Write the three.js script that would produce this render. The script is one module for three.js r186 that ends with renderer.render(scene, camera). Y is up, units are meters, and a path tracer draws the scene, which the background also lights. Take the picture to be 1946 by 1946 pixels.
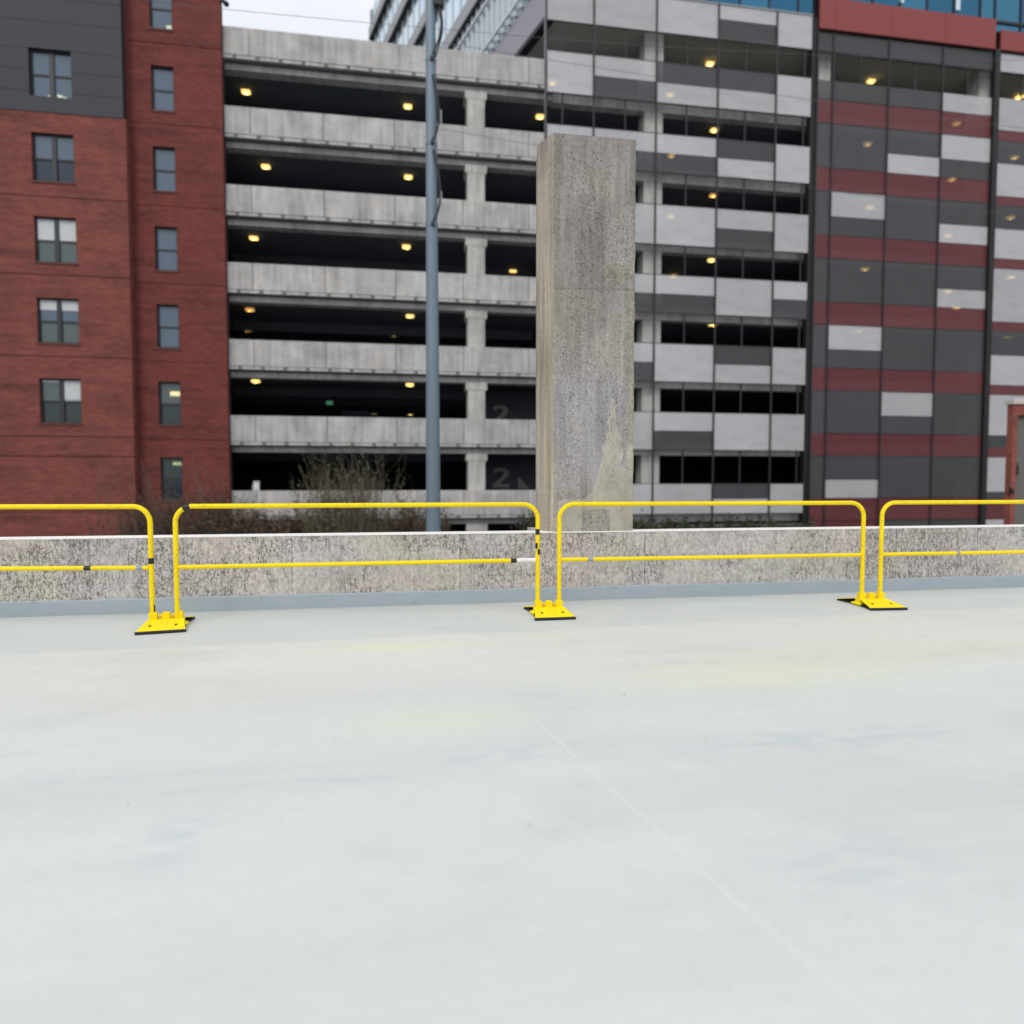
import * as THREE from 'three';
import { RoundedBoxGeometry } from 'three/addons/geometries/RoundedBoxGeometry.js';
import { TextGeometry } from 'three/addons/geometries/TextGeometry.js';
import { FontLoader } from 'three/addons/loaders/FontLoader.js';
import { mergeGeometries } from 'three/addons/utils/BufferGeometryUtils.js';

// ------------------------------------------------------------------ camera, sky, sun, exposure
const scene = new THREE.Scene();
const R = THREE.MathUtils.degToRad;
const camera = new THREE.PerspectiveCamera(74.97, 1, 0.05, 4000);
camera.position.set(0, 1.341, 0);
camera.rotation.set(R(-2.642), R(-9.345), 0, 'YXZ');
camera.focus = 6.6;
camera.userData.fStop = 0.62;

// seeded noise
function rng(seed) { let s = seed >>> 0; return () => { s = (s + 0x6D2B79F5) >>> 0; let t = Math.imul(s ^ (s >>> 15), 1 | s); t = (t + Math.imul(t ^ (t >>> 7), 61 | t)) ^ t; return ((t ^ (t >>> 14)) >>> 0) / 4294967296; }; }
const PERM = (() => { const r = rng(7), p = new Float32Array(65536); for (let i = 0; i < 65536; i++) p[i] = r(); return p; })();
function vn(x, y, px = 256, py = 256) {                                // value noise, repeats every px by py cells
  const xi = Math.floor(x), yi = Math.floor(y); let fx = x - xi, fy = y - yi;
  fx = fx * fx * (3 - 2 * fx); fy = fy * fy * (3 - 2 * fy);
  const x0 = ((xi % px) + px) % px, x1 = (x0 + 1) % px, y0 = ((yi % py) + py) % py, y1 = (y0 + 1) % py;
  const a = PERM[(y0 * 256 + x0) & 65535], b = PERM[(y0 * 256 + x1) & 65535], c = PERM[(y1 * 256 + x0) & 65535], d = PERM[(y1 * 256 + x1) & 65535];
  return a + (b - a) * fx + (c - a) * fy + (a - b - c + d) * fx * fy;
}
function fbm(x, y, o = 4) { let s = 0, a = 0.5, t = 0; for (let i = 0; i < o; i++) { s += a * vn(x + i * 37.3, y + i * 91.7); t += a; a *= 0.5; x *= 2; y *= 2; } return s / t; }
const clamp = (v, a = 0, b = 1) => Math.min(b, Math.max(a, v));
const smooth = (a, b, v) => { const t = clamp((v - a) / (b - a)); return t * t * (3 - 2 * t); };
const mix = (a, b, t) => a + (b - a) * t;

{ // an even overcast sky, brighter towards the zenith, with soft cloud structure
  const W = 512, H = 256, d = new Float32Array(W * H * 4);
  for (let j = 0; j < H; j++) for (let i = 0; i < W; i++) {
    const el = ((j + 0.5) / H - 0.5) * Math.PI, az = (i + 0.5) / W * 2 * Math.PI, s = Math.sin(el);
    const k = 4 * (j * W + i);
    const c = Math.cos(el), cx = Math.cos(az) * c, cz = Math.sin(az) * c;
    const n = fbm(20 + cx * 3.2 / (Math.abs(s) + 0.35), 40 + cz * 3.2 / (Math.abs(s) + 0.35), 5) - 0.5;
    let L = s > 0 ? 0.70 + 0.50 * s : 0.30;
    if (s > 0) L *= 1 + 0.26 * n * (0.4 + s);
    const bl = s > 0 ? 0.5 - 0.9 * n : 0;
    d[k] = L * (0.965 - 0.02 * bl); d[k + 1] = L * (0.985 - 0.004 * bl); d[k + 2] = L * (1.05 + 0.03 * bl); d[k + 3] = 1;
  }
  const t = new THREE.DataTexture(d, W, H, THREE.RGBAFormat, THREE.FloatType);
  t.mapping = THREE.EquirectangularReflectionMapping; t.magFilter = t.minFilter = THREE.LinearFilter; t.needsUpdate = true;
  scene.background = t; scene.environment = t;
}
const sun = new THREE.DirectionalLight(0xfff4e4, 1.3);                 // the brighter part of the cloud, high behind the camera
sun.position.set(-14, 38, 20); sun.target.position.set(4, 0, -14);
sun.castShadow = true; sun.shadow.radius = 40; sun.shadow.mapSize.set(2048, 2048);
Object.assign(sun.shadow.camera, { left: -50, right: 50, top: 50, bottom: -50, near: 1, far: 140 });
scene.add(sun, sun.target);

const renderer = new THREE.WebGLRenderer({ antialias: true });
renderer.toneMapping = THREE.LinearToneMapping;
renderer.toneMappingExposure = 1.0;
renderer.shadowMap.enabled = true;
renderer.setSize(1024, 1024);

// ------------------------------------------------------------------ helpers
const used = {};
function numbered(n) { const k = used[n] = (used[n] ?? -1) + 1; return k ? `${n}_${String(k).padStart(3, '0')}` : n; }
function tag(o, label, category, group, kind) { o.userData = { label, category }; if (group) o.userData.group = group; if (kind) o.userData.kind = kind; return o; }
function thing(name, label, category, at = [0, 0, 0], group) {
  const o = new THREE.Group(); o.name = numbered(name); o.position.set(...at); scene.add(o); o.updateMatrixWorld();
  return tag(o, label, category, group);
}
function obj(name, geo, mat, parent = scene) {                         // geometry is given in world metres
  const geos = Array.isArray(geo) ? geo.map(g => g.index ? g.toNonIndexed() : g) : null;
  if (geos) geos.forEach(g => { for (const a of Object.keys(g.attributes)) if (!['position', 'normal', 'uv'].includes(a)) g.deleteAttribute(a); });
  const m = new THREE.Mesh(geos ? mergeGeometries(geos) : geo, mat);
  m.castShadow = m.receiveShadow = true;
  m.name = parent === scene ? numbered(name) : name;
  if (parent !== scene) { const p = new THREE.Vector3(); parent.updateMatrixWorld(); parent.getWorldPosition(p); m.position.copy(p).negate(); }
  parent.add(m); return m;
}
function hold(name, parent) { const g = new THREE.Group(); g.name = name; parent.add(g); return g; }
function structure(name, geo, mat) { const m = obj(name, geo, mat); m.userData.kind = 'structure'; return m; }
function metreUV(g) {                                                   // uv in metres, by the face's main direction
  const p = g.attributes.position, n = g.attributes.normal, uv = new Float32Array(p.count * 2);
  for (let i = 0; i < p.count; i++) {
    const ax = Math.abs(n.getX(i)), ay = Math.abs(n.getY(i)), az = Math.abs(n.getZ(i));
    if (az >= ax && az >= ay) { uv[2 * i] = p.getX(i); uv[2 * i + 1] = p.getY(i); }
    else if (ax >= ay) { uv[2 * i] = p.getZ(i); uv[2 * i + 1] = p.getY(i); }
    else { uv[2 * i] = p.getX(i); uv[2 * i + 1] = p.getZ(i); }
  }
  g.setAttribute('uv', new THREE.BufferAttribute(uv, 2)); return g;
}
function box(x0, x1, y0, y1, z0, z1, r = 0) {                           // z0, z1 are depths in front of the camera (world z = -z)
  const w = Math.abs(x1 - x0), h = Math.abs(y1 - y0), d = Math.abs(z1 - z0);
  const g = r ? new RoundedBoxGeometry(w, h, d, 2, Math.min(r, w / 2.01, h / 2.01, d / 2.01)) : new THREE.BoxGeometry(w, h, d);
  g.translate((x0 + x1) / 2, (y0 + y1) / 2, -(z0 + z1) / 2);
  return metreUV(g);
}
function prism(pts, y0, y1, bevel = 0) {                                // plan polygon [x, z] (world), extruded upwards
  const s = new THREE.Shape(pts.map(([x, z]) => new THREE.Vector2(x, -z)));
  const g = new THREE.ExtrudeGeometry(s, { depth: y1 - y0 - 2 * bevel, bevelEnabled: bevel > 0, bevelThickness: bevel, bevelSize: bevel, bevelOffset: -bevel, bevelSegments: 2, curveSegments: 8 });
  g.rotateX(-Math.PI / 2); g.translate(0, y0 + bevel, 0); return metreUV(g);
}
function wallWithHoles(x0, x1, y0, y1, z0, z1, holes) {
  const s = new THREE.Shape([[x0, y0], [x1, y0], [x1, y1], [x0, y1]].map(a => new THREE.Vector2(...a)));
  for (const [a, b, c, d] of holes) s.holes.push(new THREE.Path([[a, c], [a, d], [b, d], [b, c]].map(q => new THREE.Vector2(...q))));
  const g = new THREE.ExtrudeGeometry(s, { depth: z1 - z0, bevelEnabled: false });
  g.translate(0, 0, -z1); return metreUV(g);
}
function tube(pts, r, seg = 8, n = 0, closed = false) {
  const c = pts.length === 2 ? new THREE.LineCurve3(...pts.map(p => new THREE.Vector3(...p))) : new THREE.CatmullRomCurve3(pts.map(p => new THREE.Vector3(...p)), closed);
  return new THREE.TubeGeometry(c, n || (pts.length === 2 ? 1 : pts.length * 5), r, seg, closed);
}
const srgb = v => { v = clamp(v); return 255 * (v <= 0.0031308 ? v * 12.92 : 1.055 * v ** (1 / 2.4) - 0.055); };
function texture(W, H, f, { color = true, wrap = THREE.RepeatWrapping, size } = {}) {   // f(u, v, i, j) returns linear rgb or one value
  const d = new Uint8Array(W * H * 4);
  for (let j = 0; j < H; j++) for (let i = 0; i < W; i++) {
    const c = f((i + 0.5) / W, (j + 0.5) / H, i, j), k = 4 * (j * W + i);
    if (color) { d[k] = srgb(c[0]); d[k + 1] = srgb(c[1]); d[k + 2] = srgb(c[2]); } else d[k] = d[k + 1] = d[k + 2] = 255 * clamp(c);
    d[k + 3] = 255;
  }
  const t = new THREE.DataTexture(d, W, H); if (color) t.colorSpace = THREE.SRGBColorSpace;
  t.wrapS = t.wrapT = wrap; t.magFilter = THREE.LinearFilter; t.minFilter = THREE.LinearMipmapLinearFilter; t.generateMipmaps = true;
  if (size) t.repeat.set(1 / size[0], 1 / size[1]);
  t.needsUpdate = true; return t;
}
function place(t, x, y) { t.offset.set(-x * t.repeat.x, -y * t.repeat.y); return t; }      // the texture's corner stands at x, y metres
const std = (c, roughness = 0.8, more = {}) => new THREE.MeshStandardMaterial({ color: new THREE.Color().setRGB(...c), roughness, ...more });
const phys = (c, roughness, more) => new THREE.MeshPhysicalMaterial({ color: new THREE.Color().setRGB(...c), roughness, ...more });

// ------------------------------------------------------------------ materials
// the coated roof deck: pale grey paint, trowel streaks parallel to the wall, a warmer worn zone, a greyer strip of coating along the wall
const deckMap = place(texture(2048, 1024, (u, v) => {
  const x = u * 20 - 7, z = v * 10 - 7.3;
  const streak = fbm(x * 0.55 + 3, z * 2.6 + 9, 5) - 0.5, cloud = fbm(x * 0.8 + 50, z * 1.1 + 11, 4) - 0.5, fine = fbm(x * 9, z * 14, 3) - 0.5, hair = vn(x * 3.1, z * 70) - 0.5;
  let c = 0.618 + 0.065 * streak + 0.03 * cloud + 0.03 * fine + 0.016 * hair;
  const warm = smooth(-3.4, -5.0, z + 0.9 * cloud) * 0.9, worn = smooth(0.56, 0.74, fbm(x * 1.1 + 80, z * 2.2 + 5, 4));
  let r = c * 0.960, g = c * 1.016, b = c * 0.992;
  r += 0.035 * warm; g += 0.012 * warm; b -= 0.028 * warm;
  c = 0.03 * worn; r -= c; g -= c * 0.9; b -= c * 0.95;
  for (const [px, pz, sx, sz, q] of [[0.2, -3.7, 0.5, 0.22, 1], [2.6, -4.25, 1.1, 0.35, 1.1], [0.0, -5.45, 0.55, 0.12, 1.2], [4.1, -4.7, 1.2, 0.3, 0.6]]) {
    const k = q * Math.exp(-(((x - px) / sx) ** 2 + ((z - pz) / sz) ** 2)) * (0.6 + 1.2 * (cloud + 0.3)); r += 0.02 * k; g += 0.025 * k; b -= 0.055 * k;
  }
  for (const [px, pz, sx, sz, q] of [[-0.83, -2.62, 0.12, 0.2, 1], [1.58, -2.05, 0.3, 0.16, 0.8], [-0.3, -3.02, 0.5, 0.05, 0.8], [-1.3, -3.2, 0.9, 0.05, 0.6], [0.5, -3.2, 0.4, 0.15, 0.7], [2.2, -3.1, 0.8, 0.12, 0.8], [1.9, -4.6, 0.9, 0.12, 0.7]]) {
    const k = q * Math.exp(-(((x - px) / sx) ** 2 + ((z - pz) / sz) ** 2)) * clamp(0.2 + 3.5 * (fbm(x * 7, z * 22, 3) - 0.35)); r -= 0.075 * k; g -= 0.065 * k; b -= 0.055 * k;
  }
  const edge = -5.62 - 0.055 * (x + 2.6) - 0.012 * (x > 2 ? 0 : 2 - x) + 0.05 * (fbm(x * 1.5, 3, 3) - 0.5) + 0.02 * (vn(x * 12, 8) - 0.5);
  const band = smooth(edge + 0.02, edge - 0.02, z);                     // the strip of greyer coating along the wall
  r = mix(r, 0.53 + 0.5 * (r - 0.60), 0.72 * band); g = mix(g, 0.56 + 0.5 * (g - 0.60), 0.72 * band); b = mix(b, 0.575 + 0.5 * (b - 0.60), 0.72 * band);
  const dirt = smooth(-7.10, -7.27, z + 0.1 * (fbm(x * 3, 1, 3) - 0.5)) * (0.3 + fbm(x * 5, z * 9, 3)); r -= 0.10 * dirt; g -= 0.10 * dirt; b -= 0.11 * dirt;
  const sp = vn(x * 31, z * 31) > 0.985 ? 0.08 : 0; r -= sp; g -= sp; b -= sp;
  return [r, g, b];
}, { wrap: THREE.MirroredRepeatWrapping, size: [20, 10] }), -7, -7.3);
const deckBump = texture(1024, 1024, (u, v) => { const s = 64; return clamp(0.5 + 0.5 * (vn(u * s, v * s, s, s) - 0.5) + 0.4 * (vn(u * 160, v * 160, 160, 160) - 0.5) + 0.5 * (vn(u * 16, v * 24, 16, 24) - 0.5)); }, { color: false, size: [1.1, 1.1] });
const M = {};
M.deck = new THREE.MeshStandardMaterial({ map: deckMap, bumpMap: deckBump, bumpScale: 0.0022, roughness: 0.62 });

// parapet: rough board-marked concrete with dark branching pits
const wallTone = (x, y, dark) => {
  const board = vn(x * 2.3 + 5, 40) - 0.5, wide = fbm(x * 0.7, y * 1.6 + 7, 4) - 0.5;
  const wx = x + 0.05 * (fbm(x * 6 + 9, y * 4, 3) - 0.5), wy = y + 0.05 * (fbm(x * 6 + 70, y * 4, 3) - 0.5);
  const curl = Math.abs(fbm(wx * 33, wy * 15, 3) - 0.5), curl2 = Math.abs(fbm(wx * 50 + 50, wy * 34, 2) - 0.5), stroke = fbm(wx * 95 + 7, wy * 20, 2);
  const where = smooth(0.36, 0.62, fbm(x * 2.1 + 30, y * 2.6 + 3, 4) + 0.10 * Math.sin(x * 1.3)), edge = smooth(0.62, 0.77, y) * 0.25;
  let k = smooth(0.05, 0.01, curl) * (0.35 + 0.65 * where) + smooth(0.055, 0.0, curl2) * 0.9 * where + smooth(0.62, 0.76, stroke) * (0.35 + 0.5 * where);
  k = clamp(k + edge * smooth(0.5, 0.7, fbm(x * 5, y * 20, 3)));
  const drip = smooth(0.58, 0.8, fbm(x * 16, y * 0.9, 3)) * 0.5;
  return { k: clamp(k) * dark, board, wide, drip };
};
const parapetMap = place(texture(2048, 256, (u, v) => {
  const x = u * 12.5 - 4.2, y = v * 1.0, t = wallTone(x, y, 1), grain = fbm(x * 40, y * 30, 2) - 0.5;
  let c = 0.49 + 0.12 * t.wide + 0.05 * t.board + 0.22 * grain + 0.10 * (vn(x * 90, y * 60) - 0.5); c *= 1 - 0.66 * t.k; c *= 1 - 0.28 * t.drip;
  const warm = fbm(x * 1.1 + 11, y * 1.5 + 3, 3) - 0.5; let r = c * (1.045 + 0.10 * warm), g = c * 0.985, b = c * (0.935 - 0.12 * warm);
  const o = smooth(0.56, 0.72, fbm(x * 1.7 + 61, y * 2.4 + 9, 3)) * 0.06; r *= 1 - o * 0.6; b *= 1 - 1.5 * o;
  for (const jx of [-3.1, -2.33, -1.15, 0.62, 2.74, 5.96, 7.1]) { const j = Math.abs(x - jx - 0.004 * (vn(y * 20, jx * 9) - 0.5)); if (j < 0.012) { const f = j < 0.005 ? 0.62 : 0.9; r *= f; g *= f; b *= f; } else if (j < 0.028) { r *= 1.1; g *= 1.1; b *= 1.1; } }
  return [r, g, b];
}, { wrap: THREE.MirroredRepeatWrapping, size: [12.5, 1] }), -4.2, 0);
const parapetBump = place(texture(2048, 256, (u, v) => { const x = u * 12.5 - 4.2, y = v, t = wallTone(x, y, 1); return 0.7 - 0.55 * t.k + 0.3 * (fbm(x * 40, y * 30, 2) - 0.5) - 0.15 * t.drip; }, { color: false, wrap: THREE.MirroredRepeatWrapping, size: [12.5, 1] }), -4.2, 0);
M.parapet = new THREE.MeshStandardMaterial({ map: parapetMap, bumpMap: parapetBump, bumpScale: 0.006, roughness: 0.92 });
M.coping = new THREE.MeshStandardMaterial({ map: texture(512, 64, (u, v) => { const n = fbm(u * 60, v * 8, 3) - 0.5, q = 0.82 + 0.16 * n; return [q, q * 0.985, q * 0.96]; }, { size: [3, 0.4] }), roughness: 0.85 });
M.bandPaint = new THREE.MeshStandardMaterial({ map: texture(1024, 128, (u, v) => {
  const n = fbm(u * 40, v * 5, 4) - 0.5, d = fbm(u * 90, v * 16 + 30, 3); let c = 1 + 0.12 * n; if (d > 0.78 && v < 0.5) c *= 0.85; if (d < 0.2) c *= 1.06;
  return [0.315 * c, 0.375 * c, 0.415 * c];
}, { size: [6, 0.4] }), roughness: 0.6 });

// pillar: u runs along the slanted face (0..0.3 m) and then the front (0.3..1.25 m); v is height
const FU = 0.3;
const pillarParts = (u, v) => {
  const s = u * 1.3 - FU, y = v * 4.5 + 0.72;
  const front = s > 0, lower = y < 3.47 + 0.03 * (s - 0.4);
  const cl = fbm(s * 3 + 20, y * 1.5, 5) - 0.5, st = fbm(s * 14 + 40, y * 0.9, 4) - 0.5, fine = fbm(s * 60, y * 50, 3) - 0.5;
  const rough = front ? smooth(0.47, 0.60, fbm(s * 4 + 7, y * 1.5 + 3, 4) + (y > 4.7 ? -0.16 : 0) + (y > 3.5 && y < 4.4 ? 0.07 : 0)) : 0.15;
  const cell = Math.abs(fbm(s * 60 + 3, y * 48, 2) - 0.5), rim = smooth(0.03, 0.12, cell) * rough;
  const pit = smooth(0.68, 0.80, fbm(s * 98 + 90, y * 84, 2)) * smooth(0.46, 0.62, fbm(s * 3.2 + 31, y * 1.3 + 8, 3) + (lower ? 0.1 : 0)) * (front ? 1 : 0.2);
  // worn skim coat towards the foot: a ragged tongue, wider further down
  const rag = 0.22 * (fbm(s * 5 + 60, y * 5, 4) - 0.5), rag2 = 0.3 * (fbm(y * 3.1, 12, 3) - 0.5);
  let skim = 0;
  if (front) {
    const l = y > 1.6 ? 0.645 - (2.28 - y) * 0.10 : y > 1.2 ? 0.575 - (1.6 - y) * 0.35 : 0.43 - (1.2 - y) * 1.3, r = y > 1.9 ? 0.70 + (2.28 - y) * 0.02 : y > 1.5 ? 0.72 + (1.9 - y) * 0.15 : 0.8 + (1.5 - y) * 1.2;
    if (y < 2.28 + rag2 * 0.3) skim = smooth(l - 0.012, l + 0.012, s + rag) * smooth(r + 0.012, r - 0.012, s + rag * 0.8);
    if (s > 0.86 && y < 1.75) skim = Math.max(skim, smooth(1.75, 1.68, y + rag2));
    if (y < 1.14) skim = Math.max(skim, smooth(1.14, 1.11, y + rag) * smooth(0.05, 0.09, s));
    if (y < 1.03 + rag * 0.5 && s > 0.34 + rag2 * 0.2 && s < 0.66 + rag * 0.3) skim *= 0.05;
  }
  return { s, y, front, lower, cl, st, fine, rough, rim, pit, skim, rag };
};
const pillarMap = texture(640, 2048, (u, v) => {
  const p = pillarParts(u, v), { s, y } = p;
  let r, g, b, c;
  if (!p.front) {
    c = 0.325 + 0.22 * p.st + 0.12 * p.cl + 0.10 * p.fine + 0.20 * (fbm(s * 30, y * 1.2, 3) - 0.5); const gr = smooth(0.5, 0.7, fbm(s * 8 + 3, y * 0.8 + 44, 3));
    r = c * 1.14; g = c * (0.99 + 0.03 * gr); b = c * (0.84 - 0.05 * gr);
    if (y > 4.75 - 0.2 * p.cl) { r *= 0.9; g *= 0.9; b *= 0.92; }
    const rust = smooth(0.62, 0.75, fbm(s * 20, y * 0.7 + 9, 3)) * 0.25; g *= 1 - 0.3 * rust; b *= 1 - 0.6 * rust;
  } else {
    c = (p.lower ? 0.262 : 0.240) + 0.09 * p.cl + 0.11 * p.st + 0.13 * p.fine + 0.035 * smooth(0.52, 0.68, fbm(s * 9 + 70, y * 1.1 + 5, 4)) - 0.02 * smooth(0.55, 0.7, fbm(s * 6 + 17, y * 0.8 + 50, 4)) + 0.07 * (fbm(s * 34 + 11, y * 2.2, 3) - 0.5) + 0.11 * (p.rim - 0.38) * p.rough;
    const blue = p.lower ? smooth(2.9, 2.3, y) * smooth(1.1, 1.5, y) * smooth(0.62, 0.4, Math.abs(s - 0.33)) * 0.8 : 0;
    c += 0.05 * blue; c *= 1.03; r = c * (1.062 - 0.06 * blue); g = c * (0.985 - 0.005 * blue); b = c * (0.915 + 0.11 * blue);
    const olive = Math.max(smooth(0.14, 0.04, s) * 0.6, smooth(0.86, 0.93, s)) * (p.lower ? 1 : 0.35) + smooth(0.55, 0.72, fbm(s * 4 + 8, y * 3 + 77, 3)) * 0.5;
    g *= 1 - 0.02 * olive; r *= 1 - 0.03 * olive; b *= 1 - 0.13 * olive;
    const seam = Math.abs(y - (3.47 + 0.03 * (s - 0.4))); if (seam < 0.012) { const k = seam < 0.005 ? 0.78 : 0.92; r *= k; g *= k; b *= k; }
    if (y > 3.48 && y < 3.75 && s > 0.6) { const k = smooth(0.45, 0.6, fbm(s * 7, y * 9, 3)); r *= 1 - 0.12 * k; g *= 1 - 0.1 * k; b *= 1 - 0.25 * k; }
    const k2 = p.skim * (0.72 + 0.6 * p.st); const sc = 0.41 + 0.24 * (fbm(s * 6, y * 6, 4) - 0.5);
    const vein = smooth(0.03, 0.0, Math.abs(fbm(s * 9 + 15, y * 6, 3) - 0.5)) * 0.3;
    r = mix(r, sc * (1 - vein), k2); g = mix(g, sc * 0.97 * (1 - vein), k2); b = mix(b, sc * 0.80 * (1 - vein), k2);
    const rust = smooth(1.0, 0.84, y) * smooth(0.64, 0.78, s) * smooth(0.4, 0.6, fbm(s * 9, y * 9 + 4, 3)); r = mix(r, 0.36, 0.7 * rust); g = mix(g, 0.24, 0.7 * rust); b = mix(b, 0.12, 0.7 * rust);
    const lip = p.skim > 0.1 && p.skim < 0.85 ? 1.2 : 1; r *= lip; g *= lip; b *= lip;
  }
  const pk = 1 - 0.5 * p.pit * (1 - p.skim); return [r * pk, g * pk, b * pk];
}, { wrap: THREE.ClampToEdgeWrapping });
const pillarBump = texture(640, 2048, (u, v) => { const p = pillarParts(u, v); return 0.5 + 0.16 * p.fine + 0.1 * p.st + 0.16 * p.rim * p.rough - 0.45 * p.pit * (1 - p.skim) + 0.22 * p.skim; }, { color: false, wrap: THREE.ClampToEdgeWrapping });
M.pillar = new THREE.MeshStandardMaterial({ map: pillarMap, bumpMap: pillarBump, bumpScale: 0.008, roughness: 0.93 });
M.pillarTop = std([0.42, 0.40, 0.36], 0.95);

// precast concrete of the parking garage: vertical form lines, rain streaks, blotches
const precastMap = texture(1024, 1024, (u, v) => {
  const x = u * 11.04, y = v * 4, n = vn(u * 16, v * 8, 16, 8) * 0.5 + vn(u * 48, v * 24, 48, 24) * 0.3 + vn(u * 160, v * 60, 160, 60) * 0.2 - 0.5, st = vn(u * 90, v * 5, 90, 5) - 0.5, st2 = vn(u * 34, v * 3 + 7, 34, 3) - 0.5;
  let c = 0.475 + 0.22 * n + 0.14 * st + 0.12 * st2; const line = (x / 0.69) % 1; if (line < 0.03) c *= 0.86;
  const w = vn(u * 12 + 5, v * 9, 12, 9) - 0.5; return [c * (1.0 + 0.03 * w), c * 0.995, c * (0.985 - 0.03 * w)];
}, { size: [11.04, 4] });
M.precast = new THREE.MeshStandardMaterial({ map: precastMap, roughness: 0.9 });
M.column = new THREE.MeshStandardMaterial({ map: precastMap, roughness: 0.9, color: new THREE.Color().setRGB(0.98, 1.0, 0.97) });
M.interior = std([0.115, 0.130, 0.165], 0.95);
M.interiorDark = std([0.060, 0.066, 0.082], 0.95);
M.ceilingTopLit = std([0.50, 0.49, 0.42], 0.95);  // top storey ceiling: daylight from the open side put into a paler colour
M.ledgeDark = std([0.16, 0.16, 0.15], 0.9);

// brick: courses of 76 mm, each brick its own tone
const brickTex = (k) => texture(1024, 1024, (u, v) => {
  const X = u * 4.8, Y = v * 4.864, row = Math.floor(Y / 0.076), off = (row % 2) * 0.12, col = Math.floor((X + off) / 0.24) % 20;
  const fx = ((X + off) / 0.24) % 1, fy = (Y / 0.076) % 1, t = PERM[(row * 131 + col * 17 + k * 911) & 65535], t2 = PERM[(row * 37 + col * 71 + 5000 + k) & 65535];
  const big = vn(u * 5, v * 9, 5, 9) - 0.5, streak = vn(u * 3, v * 32, 3, 32) - 0.5;
  let c = 0.84 + 0.3 * (t - 0.5) + 0.3 * big + 0.3 * streak; const br = t2 > 0.86 ? 0.85 : 1;
  let r = 0.262 * c * br, g = 0.070 * c * br, b = 0.056 * c * br;
  if (fy < 0.13 || fx < 0.04) { r = 0.20; g = 0.10; b = 0.085; }
  return [r, g, b];
}, { size: [4.8, 4.864] });
const brickBump = texture(1024, 1024, (u, v) => { const Y = v * 4.864, row = Math.floor(Y / 0.076), X = u * 4.8 + (row % 2) * 0.12; return (Y / 0.076) % 1 < 0.13 || (X / 0.24) % 1 < 0.04 ? 0.2 : 0.7 + 0.2 * vn(u * 200, v * 200, 200, 200); }, { color: false, size: [4.8, 4.864] });
M.brick = new THREE.MeshStandardMaterial({ map: brickTex(0), bumpMap: brickBump, bumpScale: 0.01, roughness: 0.9 });
M.brickStair = new THREE.MeshStandardMaterial({ map: brickTex(3), bumpMap: brickBump, bumpScale: 0.01, roughness: 0.9, color: new THREE.Color().setRGB(0.80, 0.66, 0.68) });
M.brickPale = new THREE.MeshStandardMaterial({ map: brickTex(5), bumpMap: brickBump, bumpScale: 0.01, roughness: 0.9, color: new THREE.Color().setRGB(1.3, 1.35, 1.3) });
M.joint = std([0.045, 0.025, 0.022], 0.95);
const sheetBump = texture(64, 256, (u, v) => 0.5 + 0.5 * Math.sin(v * 2 * Math.PI * 8), { color: false, size: [1, 0.8] });
const clad = (c, rough = 0.45, metal = 0) => new THREE.MeshStandardMaterial({ color: new THREE.Color().setRGB(...c), roughness: rough, metalness: metal });
M.greyBoard = clad([0.042, 0.048, 0.062], 0.7);
// folded, finely perforated metal screens: a share of each sheet is open, so lamps behind it show through
const screenMap = (c, k, a) => texture(256, 256, (u, v) => { const n = vn(u * 3 + k, v * 12, 3, 12) - 0.5, m = vn(u * 20, v * 40 + k, 20, 40) - 0.5, q = 1 + 0.10 * n + a * m; return [c[0] * q, c[1] * q, c[2] * q]; }, { size: [2.8, 3] });
const screen = (c, k, a = 0.05) => new THREE.MeshStandardMaterial({ map: screenMap(c, k, a), bumpMap: sheetBump, bumpScale: 0.003, roughness: 0.5, transparent: true, opacity: 0.62, side: THREE.DoubleSide });
M.white = screen([0.68, 0.695, 0.73], 1, 0.10); M.white2 = screen([0.61, 0.625, 0.65], 5, 0.10);
M.grey = screen([0.098, 0.099, 0.113], 2); M.grey2 = screen([0.085, 0.092, 0.098], 7);
M.red = screen([0.195, 0.050, 0.056], 3); M.red2 = screen([0.178, 0.043, 0.050], 9);
M.redTop = clad([0.27, 0.052, 0.050], 0.6);
M.mullion = std([0.022, 0.023, 0.028], 0.5); M.black = std([0.012, 0.012, 0.014], 0.6);
M.frameDark = std([0.028, 0.032, 0.042], 0.5); M.sill = std([0.12, 0.05, 0.045], 0.85);
const glass = (c, ior, tr) => phys(c, 0.04, { transmission: tr, thickness: 0, ior, specularIntensity: 1 });
M.glassBlue = glass([0.10, 0.165, 0.24], 1.8, 0.25); M.glassDark = glass([0.025, 0.05, 0.085], 1.6, 0.3); M.glassGreen = glass([0.14, 0.19, 0.19], 1.6, 0.3); M.glassDeep = glass([0.04, 0.07, 0.065], 1.6, 0.4); M.glassPale = glass([0.56, 0.64, 0.68], 1.6, 0.15);
M.glassTower = phys([0.62, 0.76, 0.83], 0.12, { metalness: 0.7 }); M.glassTower2 = phys([0.54, 0.68, 0.77], 0.12, { metalness: 0.7 }); M.glassOffice = phys([0.03, 0.13, 0.22], 0.08, { metalness: 0.8 }); M.glassOffice2 = phys([0.05, 0.18, 0.28], 0.08, { metalness: 0.8 });
M.alu = std([0.33, 0.34, 0.37], 0.5); M.aluPale = std([0.62, 0.66, 0.70], 0.5); M.aluSide = std([0.30, 0.295, 0.345], 0.5);
M.room = std([0.05, 0.055, 0.06], 0.9); M.blind = std([0.62, 0.66, 0.68], 0.8);
M.lampGlow = new THREE.MeshStandardMaterial({ color: 0xfff0c8, emissive: new THREE.Color().setRGB(1.45, 0.98, 0.28), emissiveIntensity: 1, roughness: 0.6 });
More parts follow.
